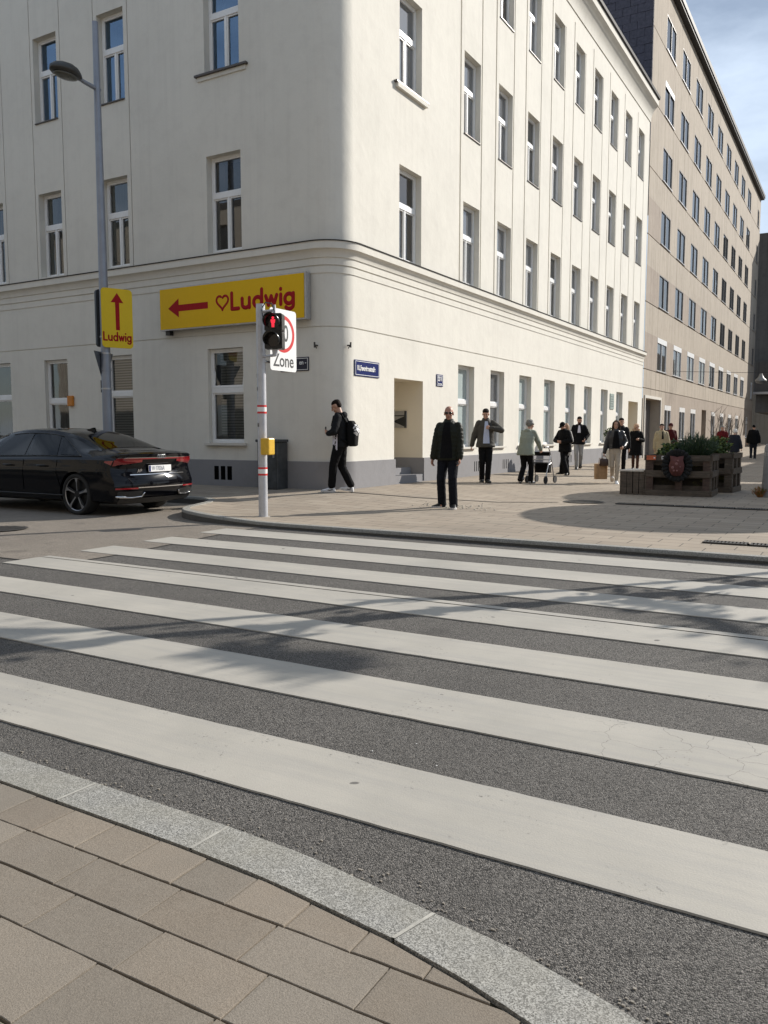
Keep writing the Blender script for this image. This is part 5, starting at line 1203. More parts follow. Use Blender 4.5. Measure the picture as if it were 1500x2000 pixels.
# sparse tree added out of frame, its limbs shaped to shade the crossing
t = thing('added_shade_tree', 'added sparse tree unseen beyond the right edge, limbs shaped to shade the crossing', 'tree', (9.4, 22.5, ZP)); tr = MB(); rr = random.Random(9)
tr.tube([(0, 0, 0), (.1, .05, 3), (0, 0, 6), (-.1, -.1, 8.2)], [.22, .19, .15, .11], 12); tr.build('trunk', M_BARK, t); cr = MB(); lv = MB()
def shade(pts, r_, hz, leaves=0, lr=.25):
    P = []
    for (gx, gy), z in zip(pts, hz): X, Y = lift(gx, gy, z); P.append(Vector((X - 9.4, Y - 22.5, z)))
    cr.tube(P, r_, 7)
    for a, c in zip(P, P[1:]):
        for k in range(3): f = rr.random(); q0 = a.lerp(c, f); q1 = q0 + (c - a).normalized() * rr.uniform(.1, .35) + Vector((rr.gauss(0, .12), rr.gauss(0, .12), rr.uniform(.05, .3))); cr.cone(q0, q1, .014, .005, 5)
        for k in range(leaves): q = a.lerp(c, rr.random()) + Vector((rr.gauss(0, lr), rr.gauss(0, lr), rr.gauss(0, lr * .6))); leaf_quad(lv, q, Vector((rr.gauss(0, 1), rr.gauss(0, 1), rr.gauss(0, 1))), Vector((rr.gauss(0, 1), rr.gauss(0, 1), 1)), .16, .11)
    return P
A_ = [(-.2, 9.6), (-.75, 8.87), (-1.27, 8.13), (-1.84, 7.46), (-2.2, 6.99), (-2.89, 6.25), (-3.32, 5.82), (-3.65, 5.07), (-4.16, 4.48), (-4.62, 3.87), (-5.2, 3.52), (-5.9, 3.0)]
B_ = [(-.2, 8.9), (-.71, 8.34), (-1.18, 7.54), (-1.57, 7.18), (-1.92, 6.72), (-2.69, 5.8), (-3.16, 5.18), (-3.42, 4.75), (-3.93, 4.23), (-4.48, 3.45), (-4.95, 3.1), (-5.6, 2.6)]
hof = lambda P_: [max(2.5, (-gx - .09 * gy) / 1.124 + .6) for gx, gy in P_]
hA = hof(A_); hB = hof(B_)
shade(A_, [.062, .058, .052, .048, .05, .075, .07, .045, .045, .06, .085, .07], hA, 0)
shade(B_, [.06, .065, .085, .09, .08, .095, .09, .085, .075, .08, .09, .07], hB, 16, .09)
shade([(-1.6, 7.12), (-1.39, 6.88), (-.94, 6.67), (-.49, 5.99), (-.1, 5.5)], [.05, .055, .06, .055, .04], [2.6, 3.4, 4.6, 5.4, 5.8], 32, .13)
shade([(-3.35, 5.0), (-3.25, 4.4), (-3.1, 3.95)], [.05, .04, .03], [3.5, 3.6, 3.7], 4, .1)
shade([(-3.45, 3.98), (-3.05, 4.04), (-2.75, 4.06), (-2.5, 4.0)], [.04, .05, .05, .04], [6.2, 6.1, 6.0, 6.0], 85, .085)
shade([(-4.8, 3.4), (-5.1, 3.3), (-5.5, 3.1)], [.05, .05, .04], [6.8, 7.0, 7.4], 110, .15)
for gp_, hh in ((A_[0], hA[0]), (B_[0], hB[0])):
    q = Vector((lift(*gp_, hh)[0] - 9.4, lift(*gp_, hh)[1] - 22.5, hh)); cr.tube([(0, 0, 2.3), (-.8, -.9, 2.9), (-2.4, -2.8, 3.2), q + Vector((1.6, 1.6, .45)), q], [.13, .12, .10, .08, .062], 10)
cr.build('branch', M_BARK, t); lv.build('foliage', [M_LEAFD], t)
# ================================================================== people
def ik(a, b_, l1, l2, hint):
    a = Vector(a); b_ = Vector(b_); d = b_ - a; L_ = min(d.length, (l1 + l2) * .999); dn = d.normalized(); x = (l1 * l1 - l2 * l2 + L_ * L_) / (2 * L_); h_ = math.sqrt(max(0, l1 * l1 - x * x))
    hv = Vector(hint); hv = hv - dn * hv.dot(dn); hv = hv.normalized() if hv.length > 1e-5 else dn.orthogonal().normalized(); return a + dn * x + hv * h_, a + dn * L_
def person(label, loc, face, H, pose, fit, vox=.012, group=None):
    s = H / 1.75; rz = math.atan2(-face[0], face[1]); t = thing('person', label, 'person', loc, rz, group)
    g = pose.get; S = lambda *p: Vector(p) * s
    hipz = g('hipz', .925); hy = g('hipy', 0); lean = g('lean', .02); slump = g('slump', 0)
    def spine(z):                                       # sideways frame of the trunk at height z (unit heights)
        f = max(0, (z - .95) / .55); return lean * f + (slump * f * f)
    dz = hipz - .925 - g('drop', 0)
    hd_off = Vector((0, spine(1.55) + hy, dz))
    skin = fit.get('skin', M_SKIN); kids = []
    # joints
    hips = [Vector((sx * .085, hy, hipz)) for sx in (-1, 1)]; feet = [g('lf', (-.09, 0, 0)), g('rf', (.09, 0, 0))]; legs = []
    for k in (0, 1):
        f = feet[k]; ank = Vector((f[0], f[1], .085 + (f[2] if len(f) > 2 else 0))); kn, an = ik(hips[k], ank, .435, .42, (.05 * (-1, 1)[k], 1, 0)); legs.append((hips[k], kn, an))
    sh = [Vector((sx * .168, hy + spine(1.43), 1.405 + dz)) for sx in (-1, 1)]; arms = []
    for k in (0, 1):
        ht = g(('lh', 'rh')[k], ((-.25, .25)[k], .03, .80)); hint = g(('le', 're')[k], ((-.6, .6)[k], -1, 0)); el, wr = ik(sh[k], Vector(ht) + Vector((0, hy, dz * .0)), .29, .26, hint); arms.append((sh[k], el, wr))
    # ---------------- body: one continuous surface
    b = MB(); hc = Vector((0, hy + spine(1.55) + .012, 1.53 + dz)); HM = Matrix.Translation(hc) @ Matrix.Rotation(R(g('yaw', 0)), 4, 'Z') @ Matrix.Rotation(R(g('pitch', 0)), 4, 'X')
    P = lambda x, y, z: (HM @ Vector((x, y, z))) * s
    H3 = HM.to_3x3()
    b.ell(P(0, -.008, .125), (.074 * s, .092 * s, .092 * s), H3, 18); b.ell(P(0, .022, .05), (.056 * s, .066 * s, .066 * s), H3, 14); b.ell(P(0, .066, .002), (.026 * s, .022 * s, .02 * s), H3, 10)
    b.cone(P(0, .086, .112), P(0, .108, .068), .011 * s, .017 * s, 8, 0, True, True); b.ell(P(0, .083, .033), (.026 * s, .013 * s, .010 * s), H3, 10)
    for sx in (-1, 1):
        b.ell(P(sx * .032, .078, .122), (.022 * s, .014 * s, .009 * s), H3, 10); b.ell(P(sx * .076, -.004, .088), (.011 * s, .022 * s, .033 * s), H3, 10); b.ell(P(sx * .04, .062, .07), (.022 * s, .02 * s, .022 * s), H3, 10)
    nk = Vector((0, hy + spine(1.47) - .01, 1.45 + dz)); b.cone(nk * s, P(0, -.012, .05), .058 * s, .052 * s, 14, 0, True, True)
    tr = [(0, hy + spine(z), z + dz * min(1, max(0, (z - .85) * 5)), rx, ry) for z, rx, ry in ((.86, .13, .09), (.95, .15, .10), (1.1, .13, .09), (1.28, .155, .105), (1.40, .14, .085), (1.47, .06, .055))]
    b.loft([tuple(q * s for q in k) for k in tr], 18)
    for k in (0, 1):
        a, e, wv = arms[k]; b.cone(a * s, e * s, .046 * s, .040 * s, 10, 0, True, True); b.cone(e * s, wv * s, .038 * s, .027 * s, 10, 0, True, True)
        h_, kn, an = legs[k]; b.cone(h_ * s, kn * s, .075 * s, .052 * s, 12, 0, True, True); b.cone(kn * s, an * s, .050 * s, .036 * s, 12, 0, True, True); b.cone(an * s, (an + Vector((0, .07, -.052))) * s, .030 * s, .018 * s, 8, 0, True, True)
        # hand: palm, four fingers of unequal length, thumb from the side of the palm
        d = (wv - e).normalized(); d = (d + Vector(g(('lhd', 'rhd')[k], (0, 0, 0)))).normalized(); inn = Vector(g(('lhn', 'rhn')[k], ((1, -1)[k], .25, 0))); n_ = (inn - d * inn.dot(d)).normalized(); sd = n_.cross(d) * (1 if k == 0 else -1); curl = g('curl', .45)
        if sd.y < 0 and abs(sd.y) > .3: sd = -sd
        for q in range(4):
            off = (1.5 - q) * .0195; base = wv + d * .085 + sd * off; b.cone((wv + d * .012 + sd * off * .6) * s, base * s, .0135 * s, .0115 * s, 8, 0, True, True)
            l_ = (.040, .046, .043, .034)[q]; c1 = curl + .05 * q; f1 = base + (d * math.cos(c1) + n_ * math.sin(c1)) * l_; c2 = curl * 2.1 + .1; f2 = f1 + (d * math.cos(c2) + n_ * math.sin(c2)) * l_ * .75
            b.cone(base * s, f1 * s, .0098 * s, .0092 * s, 7, 0, True, True); b.cone(f1 * s, f2 * s, .0092 * s, .008 * s, 7, 0, True, True)
        tb = wv + d * .03 + sd * .028; t1 = tb + (d * .75 + sd * .55 + n_ * .35).normalized() * .040; t2 = t1 + (d * .95 + n_ * .45).normalized() * .030; b.cone(tb * s, t1 * s, .0125 * s, .0105 * s, 8, 0, True, True); b.cone(t1 * s, t2 * s, .0105 * s, .009 * s, 8, 0, True, True)
    b.remesh('body', skin, t, min(vox, .0085) * s, 2)
    # eyes, mouth
    m = MB(); 
    for sx in (-1, 1): m.ell(P(sx * .032, .083, .106), (.013 * s, .008 * s, .006 * s), H3, 8)
    m.build('eyes', simple('dark_eye', (.02, .014, .012), .3), t); m = MB(); m.ell(P(0, .092, .033), (.022 * s, .006 * s, .0045 * s), H3, 8); m.build('mouth', simple('lip', (.26, .09, .08), .5), t)
    m = MB()
    for sx in (-1, 1): m.ell(P(sx * .033, .090, .128), (.020 * s, .006 * s, .0042 * s), H3, 8)
    if fit.get('brows', True): m.build('eyebrows', fit.get('hairm', simple('dark_hair', (.014, .010, .008), .7)), t)
    # ---------------- hair / hats
    hk = fit.get('hair'); croph = hk == 'crop'; hk = 'short' if croph else hk; hm = fit.get('hairm', simple('dark_hair', (.014, .010, .008), .7))
    if hk in ('short', 'long', 'curly', 'crop'):
        m = MB(); up = {'short': .028, 'crop': .010, 'long': .022, 'curly': .03}[hk]; (m.ell(P(0, -.016, .160), (.079 * s, .092 * s, (.062 if croph else .068) * s), H3, 18), m.ell(P(0, -.048, .110), (.076 * s, .058 * s, .075 * s), H3, 16)) if hk == 'short' else (m.ell(P(0, -.020, .140), ((.078 + up * .25) * s, (.088 + up * .2) * s, (.080 + up * .55) * s), H3, 18), m.ell(P(0, -.045, .10), (.079 * s, .066 * s, .082 * s), H3, 16))
        if hk == 'short' and not croph: m.ell(P(0, .030, .192), (.056 * s, .045 * s, .028 * s), H3, 12)
        rr = random.Random(len(label))
        if hk == 'curly':
            for q in range(46):
                a, e = rr.uniform(0, 2 * PI), rr.uniform(-.5, 1.3); v = Vector((math.cos(a) * math.cos(e) * .092, math.sin(a) * math.cos(e) * .092 - .03, .125 + math.sin(e) * .095))
                if v.y < .045 or v.z > .17: m.ell(P(*v), (.03 * s,) * 3, H3, 8)
        if hk == 'long':
            for sx in (-1, 1): m.cone(P(sx * .066, .02, .15), P(sx * .082, .0, .03), .034 * s, .036 * s, 10, 0, True, True); m.cone(P(sx * .082, .0, .03), P(sx * .085, .03, -.14), .036 * s, .026 * s, 10, 0, True, True)
            m.cone(P(0, -.07, .10), P(0, -.10, -.10), .085 * s, .07 * s, 12, 0, True, True)
        m.remesh('hair', hm, t, .011 * s, 1)
    if hk in ('cap', 'beanie'):
        m = MB(); m.ell(P(0, -.012, .135), (.084 * s, .102 * s, .088 * s), H3, 18)
        if hk == 'cap': m.ell(P(0, .115, .125), (.062 * s, .065 * s, .010 * s), H3, 14)
        m.remesh('cap', hm, t, .010 * s, 1)
    if fit.get('beard'): m = MB(); m.ell(P(0, .034, .028), (.060 * s, .064 * s, .048 * s), H3, 14); m.ell(P(0, .07, .0), (.034 * s, .024 * s, .026 * s), H3, 10); m.remesh('beard', hm, t, .009 * s, 1)
    if fit.get('glasses'):
        m = MB()
        for sx in (-1, 1): m.ell(P(sx * .036, .098, .105), (.031 * s, .008 * s, .020 * s), H3, 12); m.tube([P(sx * .064, .085, .112), P(sx * .082, .0, .112)], .004 * s, 5)
        m.cone(P(-.02, .10, .110), P(.02, .10, .110), .005 * s, .005 * s, 6); m.build('sunglasses', simple('dark_lens_glasses', (.006, .005, .005), .08), t)
    # ---------------- trousers
    lg = fit['legs']; bk = lg.get('bulk', 1.0); m = MB(); top = lg.get('top', 1.0)
    def lc(q): return tuple(v * s for v in q)
    m.loft([lc((0, hy, z + dz, rx, ry)) for z, rx, ry in ((.80, .10 * bk, .085 * bk), (.86, .158, .115), (.93, .170, .125), (top, .158, .112))], 20)
    for k in (0, 1):
        h_, kn, an = legs[k]; m.cone((h_ + Vector((0, 0, .02))) * s, kn * s, .094 * bk * s, .068 * bk * s, 14, 0, True, True); m.cone(kn * s, (an + Vector((0, -.005, lg.get('cuff', .0) - .035))) * s, .067 * bk * s, lg.get('ank', .056) * bk * s, 14, 0, True, True)
    m.remesh('trousers', lg['mat'], t, vox * s, 3, .006 * s)
    # ---------------- shoes
    for k in (0, 1):
        an = legs[k][2]; f = feet[k]; tilt = f[3] if len(f) > 3 else 0; yawf = f[4] if len(f) > 4 else (8, -8)[k]
        FM = Matrix.Translation((an.x, an.y, an.z)) @ Matrix.Rotation(R(yawf), 4, 'Z') @ Matrix.Rotation(R(-tilt), 4, 'X')
        def shoe_secs(g_): return [(yy, zc, rx + g_, rzv + g_) for yy, zc, rx, rzv in ((-.068, -.045, .022, .024), (-.055, -.035, .036, .042), (-.01, -.02, .042, .055), (.05, -.036, .045, .040), (.11, -.050, .050, .028), (.165, -.056, .046, .022), (.198, -.062, .026, .014))]
        m = MB(); n = 14; vs = []; q = shoe_secs(0)
        for yy, zc, rx, rv in q:
            for i in range(n): a = 2 * PI * i / n; vs.append((FM @ Vector((rx * math.cos(a), yy, max(-.078, zc + rv * math.sin(a))))) * s)
        m.add(vs, [(a * n + i, (a + 1) * n + i, (a + 1) * n + (i + 1) % n, a * n + (i + 1) % n) for a in range(len(q) - 1) for i in range(n)] + [tuple(range(n)), tuple(reversed([(len(q) - 1) * n + i for i in range(n)]))], 0, True)
        so = m.build('shoe', fit['shoe'], t)
        m = MB(); pl = [(-.030, -.075), (.030, -.075), (.046, -.02), (.050, .06), (.056, .12), (.046, .175), (.018, .208), (-.018, .208), (-.046, .175), (-.056, .12), (-.050, .06), (-.046, -.02)]
        nn = len(pl); m.add([(FM @ Vector((x, y, -.086))) * s for x, y in pl] + [(FM @ Vector((x * 1.02, y * 1.01, -.058))) * s for x, y in pl], [tuple(reversed(range(nn))), tuple(range(nn, 2 * nn))] + [(i, (i + 1) % nn, nn + (i + 1) % nn, nn + i) for i in range(nn)]); m.build('sole', fit.get('sole', fit['shoe']), so)
    # ---------------- top
    tp = fit['top']; bu = tp.get('bulk', 0); m = MB(); hem = tp.get('hem', .84); puff = tp.get('puff', 0); fl = tp.get('flare', 0)
    prof = [(hem, .185 + fl, .135 + fl), (hem + .02, .190 + fl, .140 + fl), (.98, .178 + fl * .5, .132 + fl * .4), (1.12, .178, .130), (1.26, .190, .140), (1.35, .182, .128), (1.41, .150, .108), (1.45, .115, .095), (1.48, .085, .084), (1.50, .072, .074)]
    prof = [q for q in prof if q[0] >= hem]; secs = []
    if puff:
        z = hem
        while z < 1.44:
            for a in (0, .25, .5, .75):
                zz = z + a * .075; i = max([0] + [k for k in range(len(prof)) if prof[k][0] <= zz + 1e-6]); j = min(i + 1, len(prof) - 1); f = 0 if i == j else (zz - prof[i][0]) / (prof[j][0] - prof[i][0]); o_ = puff * math.sin(a * PI)
                secs.append((zz, prof[i][1] * (1 - f) + prof[j][1] * f + o_, prof[i][2] * (1 - f) + prof[j][2] * f + o_))
            z += .075
        secs += prof[-2:]
    else: secs = prof
    m.loft([lc((0, hy + spine(z), z + dz, rx + bu, ry + bu)) for z, rx, ry in secs], 26)
    sb = tp.get('sleeve', .0); bare = tp.get('sleeve_end', 1.0)
    for k in (0, 1):
        a, e, wv = arms[k]; w2 = e.lerp(wv, .97 * bare); m.cone((a + Vector(((.012, -.012)[k], 0, .0))) * s, e * s, (.064 + sb) * s, (.056 + sb) * s, 14, 0, True, True); m.cone(e * s, w2 * s, (.055 + sb) * s, (.043 + sb * .7) * s, 14, 0, True, True)
        if puff:
            for f in (.25, .46, .67, .88): m.ell(a.lerp(e, f) * s, ((.069 + sb - .008 * f) * s,) * 3, None, 12); m.ell(e.lerp(w2, f) * s, ((.060 + sb - .012 * f) * s,) * 3, None, 12)
    if tp.get('collar'): m.loft([lc((0, hy + spine(1.5) + .002, z + dz, rx, rx * 1.02)) for z, rx in ((1.44, .092), (1.47, .088), (1.515, .083), (1.535, .076))], 18)
    if tp.get('hood'): m.ell(Vector((0, hy + spine(1.46) - .085, 1.455 + dz)) * s, (.10 * s, .06 * s, .065 * s), None, 14); m.cone(Vector((-.085, hy + spine(1.46) - .02, 1.47 + dz)) * s, Vector((-.03, hy + spine(1.44) + .085, 1.40 + dz)) * s, .032 * s, .024 * s, 10, 0, True, True); m.cone(Vector((.085, hy + spine(1.46) - .02, 1.47 + dz)) * s, Vector((.03, hy + spine(1.44) + .085, 1.40 + dz)) * s, .032 * s, .024 * s, 10, 0, True, True)
    m.remesh(tp.get('name', 'jacket'), tp['mat'], t, vox * s, 2 if puff else 3, (.003 if puff else .007) * s)
    if tp.get('cuffm'):
        m = MB()
        for k in (0, 1): a, e, wv = arms[k]; m.cone(e.lerp(wv, .86) * s, e.lerp(wv, 1.0) * s, (.047 + sb) * s, (.044 + sb) * s, 14)
        m.build('cuff', tp['cuffm'], t)
    # ---------------- shirt front visible in an open jacket
    if fit.get('shirt'):
        m = MB(); z0, z1, wd = fit.get('shirt_z', (.86, 1.46, .065)); N = 12; M_ = 6; vs = []
        for i in range(N + 1):
            z = z0 + (z1 - z0) * i / N; j = max([0] + [k for k in range(len(prof)) if prof[k][0] <= z + 1e-6]); j2 = min(j + 1, len(prof) - 1); f = 0 if j == j2 else (z - prof[j][0]) / (prof[j2][0] - prof[j][0]); rx = prof[j][1] * (1 - f) + prof[j2][1] * f + bu; ry = prof[j][2] * (1 - f) + prof[j2][2] * f + bu
            ww = wd * (1 - .45 * (i / N) ** 2) * (1 + .25 * (1 - i / N)); cxo = fit.get('shirt_x', 0)
            for q in range(M_ + 1): x = cxo + ww * (2 * q / M_ - 1); y = ry * math.sqrt(max(0, 1 - (x / rx) ** 2)) + .008 + puff * 1.3; vs.append(Vector((x, hy + spine(z) + y, z + dz)) * s)
        m.add(vs, [(i * (M_ + 1) + q, i * (M_ + 1) + q + 1, (i + 1) * (M_ + 1) + q + 1, (i + 1) * (M_ + 1) + q) for i in range(N) for q in range(M_)], 0, True); m.build('shirt', fit['shirt'], t)
    t['_s'] = s
    info = dict(s=s, arms=arms, legs=legs, HM=HM, dz=dz, hy=hy, spine=spine, P=P)
    return t, info

F = fabric
BLK = F('black_cloth', (.0065, .0065, .007)); BLK2 = F('charcoal_cloth', (.013, .0135, .015)); DENIM = F('dark_denim', (.009, .010, .0145)); OLIVE = F('olive_black_puffer', (.017, .019, .013), .5, .8, 9)
GREYJ = F('grey_olive_jacket', (.060, .056, .048), .6); SHIRT = F('pale_blue_shirt', (.46, .50, .62)); WCLOTH = F('white_cloth', (.62, .60, .66)); SAGE = F('sage_coat', (.25, .272, .222)); LEATH = simple('black_leather', (.016, .016, .018), .32, var=.2, bump=.5, bscale=25)
BEIGET = F('beige_trousers', (.40, .345, .28)); GREYT = F('grey_trousers', (.30, .29, .275)); BEIGEC = F('beige_coat', (.38, .315, .20)); DRED = F('dark_red_cloth', (.06, .009, .010)); RED = F('red_jacket_cloth', (.10, .010, .012)); NAVY = F('navy_cloth', (.018, .020, .027))
FUR = F('pale_fur', (.48, .33, .22), .95, 1.0, 60); H_BROWN = simple('brown_hair', (.030, .017, .011), .8, spec=.15); H_GREY = simple('grey_hair', (.17, .165, .15), .7, bump=.5); H_WHITE = simple('white_hair', (.66, .64, .60), .7, bump=.5); H_DARK = simple('near_black_hair', (.012, .008, .006), .8, spec=.12)
SHW = simple('white_shoe_leather', (.68, .68, .69), .4); SHB = simple('black_shoe', (.012, .012, .012), .4); SOLEW = simple('white_sole', (.62, .60, .58), .6)
def at(x, y): return (x, y, zf(x, y))

# --- youth with backpack, walking left along the wall
t, I = person('young man in black jacket and track trousers looking at his phone by the corner', at(-9.16, 13.93), (-.95, -.31), 1.89,
    dict(lf=(-.05, .17, 0, 0, 0), rf=(.06, -.17, .015, -8, 0), hipz=.918, lean=.005, slump=.012, lh=(-.09, .215, 1.10), rh=(.05, .22, 1.12), le=(-1, -.6, -.4), re=(1, -.6, -.4), pitch=-28, curl=.7, lhn=(.8, 0, .5), rhn=(-.8, 0, .5)),
    dict(legs=dict(mat=BLK, bulk=1.16, ank=.062, cuff=.075), shoe=SHW, sole=SOLEW, hair='crop', hairm=H_DARK, top=dict(mat=BLK2, hem=.86, bulk=.006, sleeve=.012, hood=True), shirt=WCLOTH, shirt_z=(.80, 1.42, .10), shirt_x=-.085), .011)
s = I['s']; m = MB(); rr = random.Random(1)
for zz in (1.265, 1.235, 1.212):
    for k in (0, 1):
        pts = [Vector(((-1, 1)[k] * (.203 * math.cos(R(a))), .160 * math.sin(R(a)) + I['spine'](zz) + .004, zz + I['dz'])) * s for a in range(30, 88, 8)]; m.tube(pts, .006 * s, 5, 0, ((0, 0, 1), 1))
m.build('chest_stripe', WCLOTH, t)
m = MB(); m.box(-.035 * s, .035 * s, .285 * s, .295 * s, 1.10 * s, 1.23 * s, 0); ph = m.build('phone', M_BLACK); ph.data.transform(Matrix.Rotation(t.rotation_euler.z, 4, 'Z')); ph.location = t.location; tag(ph, 'dark phone held up before his chest by the young man at the corner', 'phone')
for k in (0, 1):                                    # small tick marks on the white trainers
    an = I['legs'][k][2]; m = MB()
    for sx in (-1, 1): m.tube([Vector((an.x + sx * .047, an.y - .03, an.z - .03)) * s, Vector((an.x + sx * .051, an.y + .02, an.z - .052)) * s, Vector((an.x + sx * .052, an.y + .05, an.z - .042)) * s], .006 * s, 5)
    m.build('shoe_mark', M_BLACKP, t)
bp = thing('backpack', 'black backpack with a white patterned pocket on the back of the young man', 'backpack', t.location, t.rotation_euler.z); m = MB(); y0 = -.235
m.loft([(0, (y0 + .0) * s, .86 * s, .10 * s, .05 * s, .6), (0, y0 * s, .88 * s, .14 * s, .085 * s, .6), (0, y0 * s, 1.06 * s, .15 * s, .10 * s, .6), (0, (y0 + .015) * s, 1.25 * s, .14 * s, .085 * s, .6), (0, (y0 + .03) * s, 1.34 * s, .10 * s, .05 * s, .6)], 24); m.remesh('bag', BLK, bp, .012, 2)
b_ = NB('speckled_pocket'); vo = b_.n('ShaderNodeTexVoronoi'); vo.inputs['Scale'].default_value = 32; b_.l(b_.pos(obj=True), vo.inputs['Vector']); sc_ = b_.n('ShaderNodeSeparateColor'); b_.l(vo.outputs['Color'], sc_.inputs[0]); b_.col(b_.mix(b_.ramp(sc_.outputs[0], .58, .60), (.012, .012, .012), (.62, .62, .62))); b_.set(.7)
m = MB(); m.loft([(0, (y0 - .05) * s, 1.06 * s, .11 * s, .05 * s, .6), (0, (y0 - .055) * s, 1.10 * s, .135 * s, .07 * s, .6), (0, (y0 - .045) * s, 1.20 * s, .135 * s, .068 * s, .6), (0, (y0 - .03) * s, 1.27 * s, .11 * s, .05 * s, .6)], 24); m.build('pocket', b_.m, bp)
for sx in (-1, 1):
    m = MB(); m.tube([Vector((sx * .10, y0 + .09, 1.30)) * s, Vector((sx * .115, -.04, 1.47)) * s, Vector((sx * .12, .10, 1.42)) * s, Vector((sx * .13, .135, 1.25)) * s, Vector((sx * .17, .02, 1.02)) * s, Vector((sx * .14, y0 + .08, .95)) * s], .017 * s, 8); m.build('strap', BLK, bp)

# --- bald man with sunglasses, coming towards the viewer
t, I = person('bald man in sunglasses, dark quilted jacket and jeans standing on the paving', at(-6.30, 13.04), (.18, -.98), 1.80,
    dict(lf=(-.12, .10, 0, 0, 14), rf=(.13, -.06, 0, 0, -40), hipz=.918, lean=-.01, lh=(-.235, .12, .80), rh=(.27, .06, .82), pitch=-3, yaw=12, curl=.5),
    dict(skin=M_SKIN2, legs=dict(mat=DENIM, bulk=1.13, ank=.064, cuff=.0), shoe=SHB, sole=SOLEW, hair=None, hairm=H_BROWN, glasses=True, brows=False, top=dict(mat=OLIVE, hem=.83, bulk=.014, sleeve=.012, puff=.007, collar=True, flare=.012), shirt=BLK, shirt_z=(.87, 1.47, .085)), .010)
# --- man in grey jacket, hand at his lapel
t, I = person('dark haired man in open grey jacket and pale shirt, one hand at his shoulder', at(-8.18, 19.05), (.50, -.86), 1.85,
    dict(lf=(-.05, .05, 0, 0, 10), rf=(.07, -.06, 0, 0, -10), hipz=.925, lean=.0, rh=(.245 * 1.35, -.10, .82), re=(1, -.2, 0), lh=(-.10, .17, 1.29), le=(-1.2, .2, -.5), pitch=-24, yaw=-12, curl=1.0, lhn=(.6, -.5, 0)),
    dict(legs=dict(mat=BLK, bulk=1.05, ank=.060), shoe=SHB, hair='short', hairm=H_DARK, beard=False, top=dict(mat=GREYJ, hem=.84, bulk=.012, sleeve=.016, flare=.03, collar=True), shirt=SHIRT, shirt_z=(.93, 1.45, .062)), .012)
m = MB(); m.loft([(-.10, -.20, 1.0, .10, .06, .6), (-.10, -.20, 1.04, .13, .09, .6), (-.10, -.20, 1.30, .13, .09, .6), (-.10, -.18, 1.36, .09, .05, .6)], 20); bp = m.build('shoulder_bag', BLK); bp.location = t.location; bp.rotation_euler = t.rotation_euler; tag(bp, 'dark bag slung behind the shoulder of the man in the grey jacket', 'bag')
# --- old woman with wheeled walker
t, I = person('grey haired woman in a sage green coat walking away behind a wheeled walker', at(-7.34, 19.72), (.12, .99), 1.62,
    dict(lf=(-.08, -.20, .04, -32, 4), rf=(.08, .12, 0, 0, -4), hipz=.905, hipy=-.06, lean=.13, slump=.06, lh=(-.16, .42, .92), rh=(.23, .46, .92), le=(-1, -.4, -.6), re=(1, -.4, -.6), yaw=-25, pitch=-12, curl=1.1),
    dict(legs=dict(mat=BLK, bulk=1.12, ank=.064, cuff=.03), shoe=SHW, sole=SHB, hair='curly', hairm=H_GREY, top=dict(name='coat', mat=SAGE, hem=.80, bulk=.022, sleeve=.014, flare=.045, hood=True)), .012)
wk = thing('wheeled_walker', 'silver wheeled walker with a dark bag pushed by the woman in the green coat', 'walker', at(-7.16, 20.32), t.rotation_euler.z); m = MB()
for sx in (-1, 1):
    m.tube([(sx * .24, -.26, .92), (sx * .24, -.10, .93), (sx * .25, .0, .78), (sx * .26, .22, .12)], .016, 8); m.tube([(sx * .25, .0, .70), (sx * .27, -.30, .12)], .014, 8); m.tube([(sx * .255, .05, .52), (sx * .255, -.14, .46)], .012, 8)
m.tube([(-.25, .02, .60), (.25, .02, .60)], .012, 8); m.build('frame', M_ALU, wk); m = MB(); m.box(-.22, .22, -.14, .10, .50, .53); m.box(-.20, .20, .04, .17, .26, .49); m.build('bag', BLK, wk); m = MB(); m.box(-.22, .22, .02, .06, .70, .80); m.build('back_strap', BLK, wk)
for sx in (-1, 1):
    for yy in (-.30, .24):
        m = MB(); m.cone((sx * .262, yy, .095), (sx * .262 + .03, yy, .095), .095, .095, 20); m.build('wheel', M_TYRE, wk); 
    m = MB(); m.cone((sx * .24, -.30, .92), (sx * .24, -.18, .925), .021, .021, 10); m.build('grip', M_BLACK, wk)
# --- pair by the third window: man in black, companion, young man behind
t, I = person('stocky man in black clothes and a dark cap, legs apart, looking down at his phone', at(-7.80, 24.25), (-.35, -.94), 1.66,
    dict(lf=(.20, -.10, 0, 0, -20), rf=(-.19, .12, 0, 0, 25), hipz=.87, lean=.05, slump=.03, lh=(-.10, .27, 1.05), rh=(.10, .27, 1.06), le=(-1, -.5, -.4), re=(1, -.5, -.4), pitch=-32, curl=.8),
    dict(legs=dict(mat=BLK, bulk=1.22, ank=.070), shoe=SHB, hair='cap', hairm=BLK, top=dict(mat=BLK, hem=.78, bulk=.035, sleeve=.022, collar=True)), .013)
t, I = person('light haired woman with a pale coat mostly hidden behind the man in black', at(-8.20, 25.6), (-.3, -.95), 1.56,
    dict(lh=(-.15, .22, 1.0)), dict(legs=dict(mat=BLK2, bulk=1.0), shoe=SHB, hair='long', hairm=simple('light_brown_hair', (.30, .19, .12), .7), top=dict(name='coat', mat=F('pale_coat', (.42, .40, .37)), hem=.60, bulk=.015, sleeve=.012)), .015)
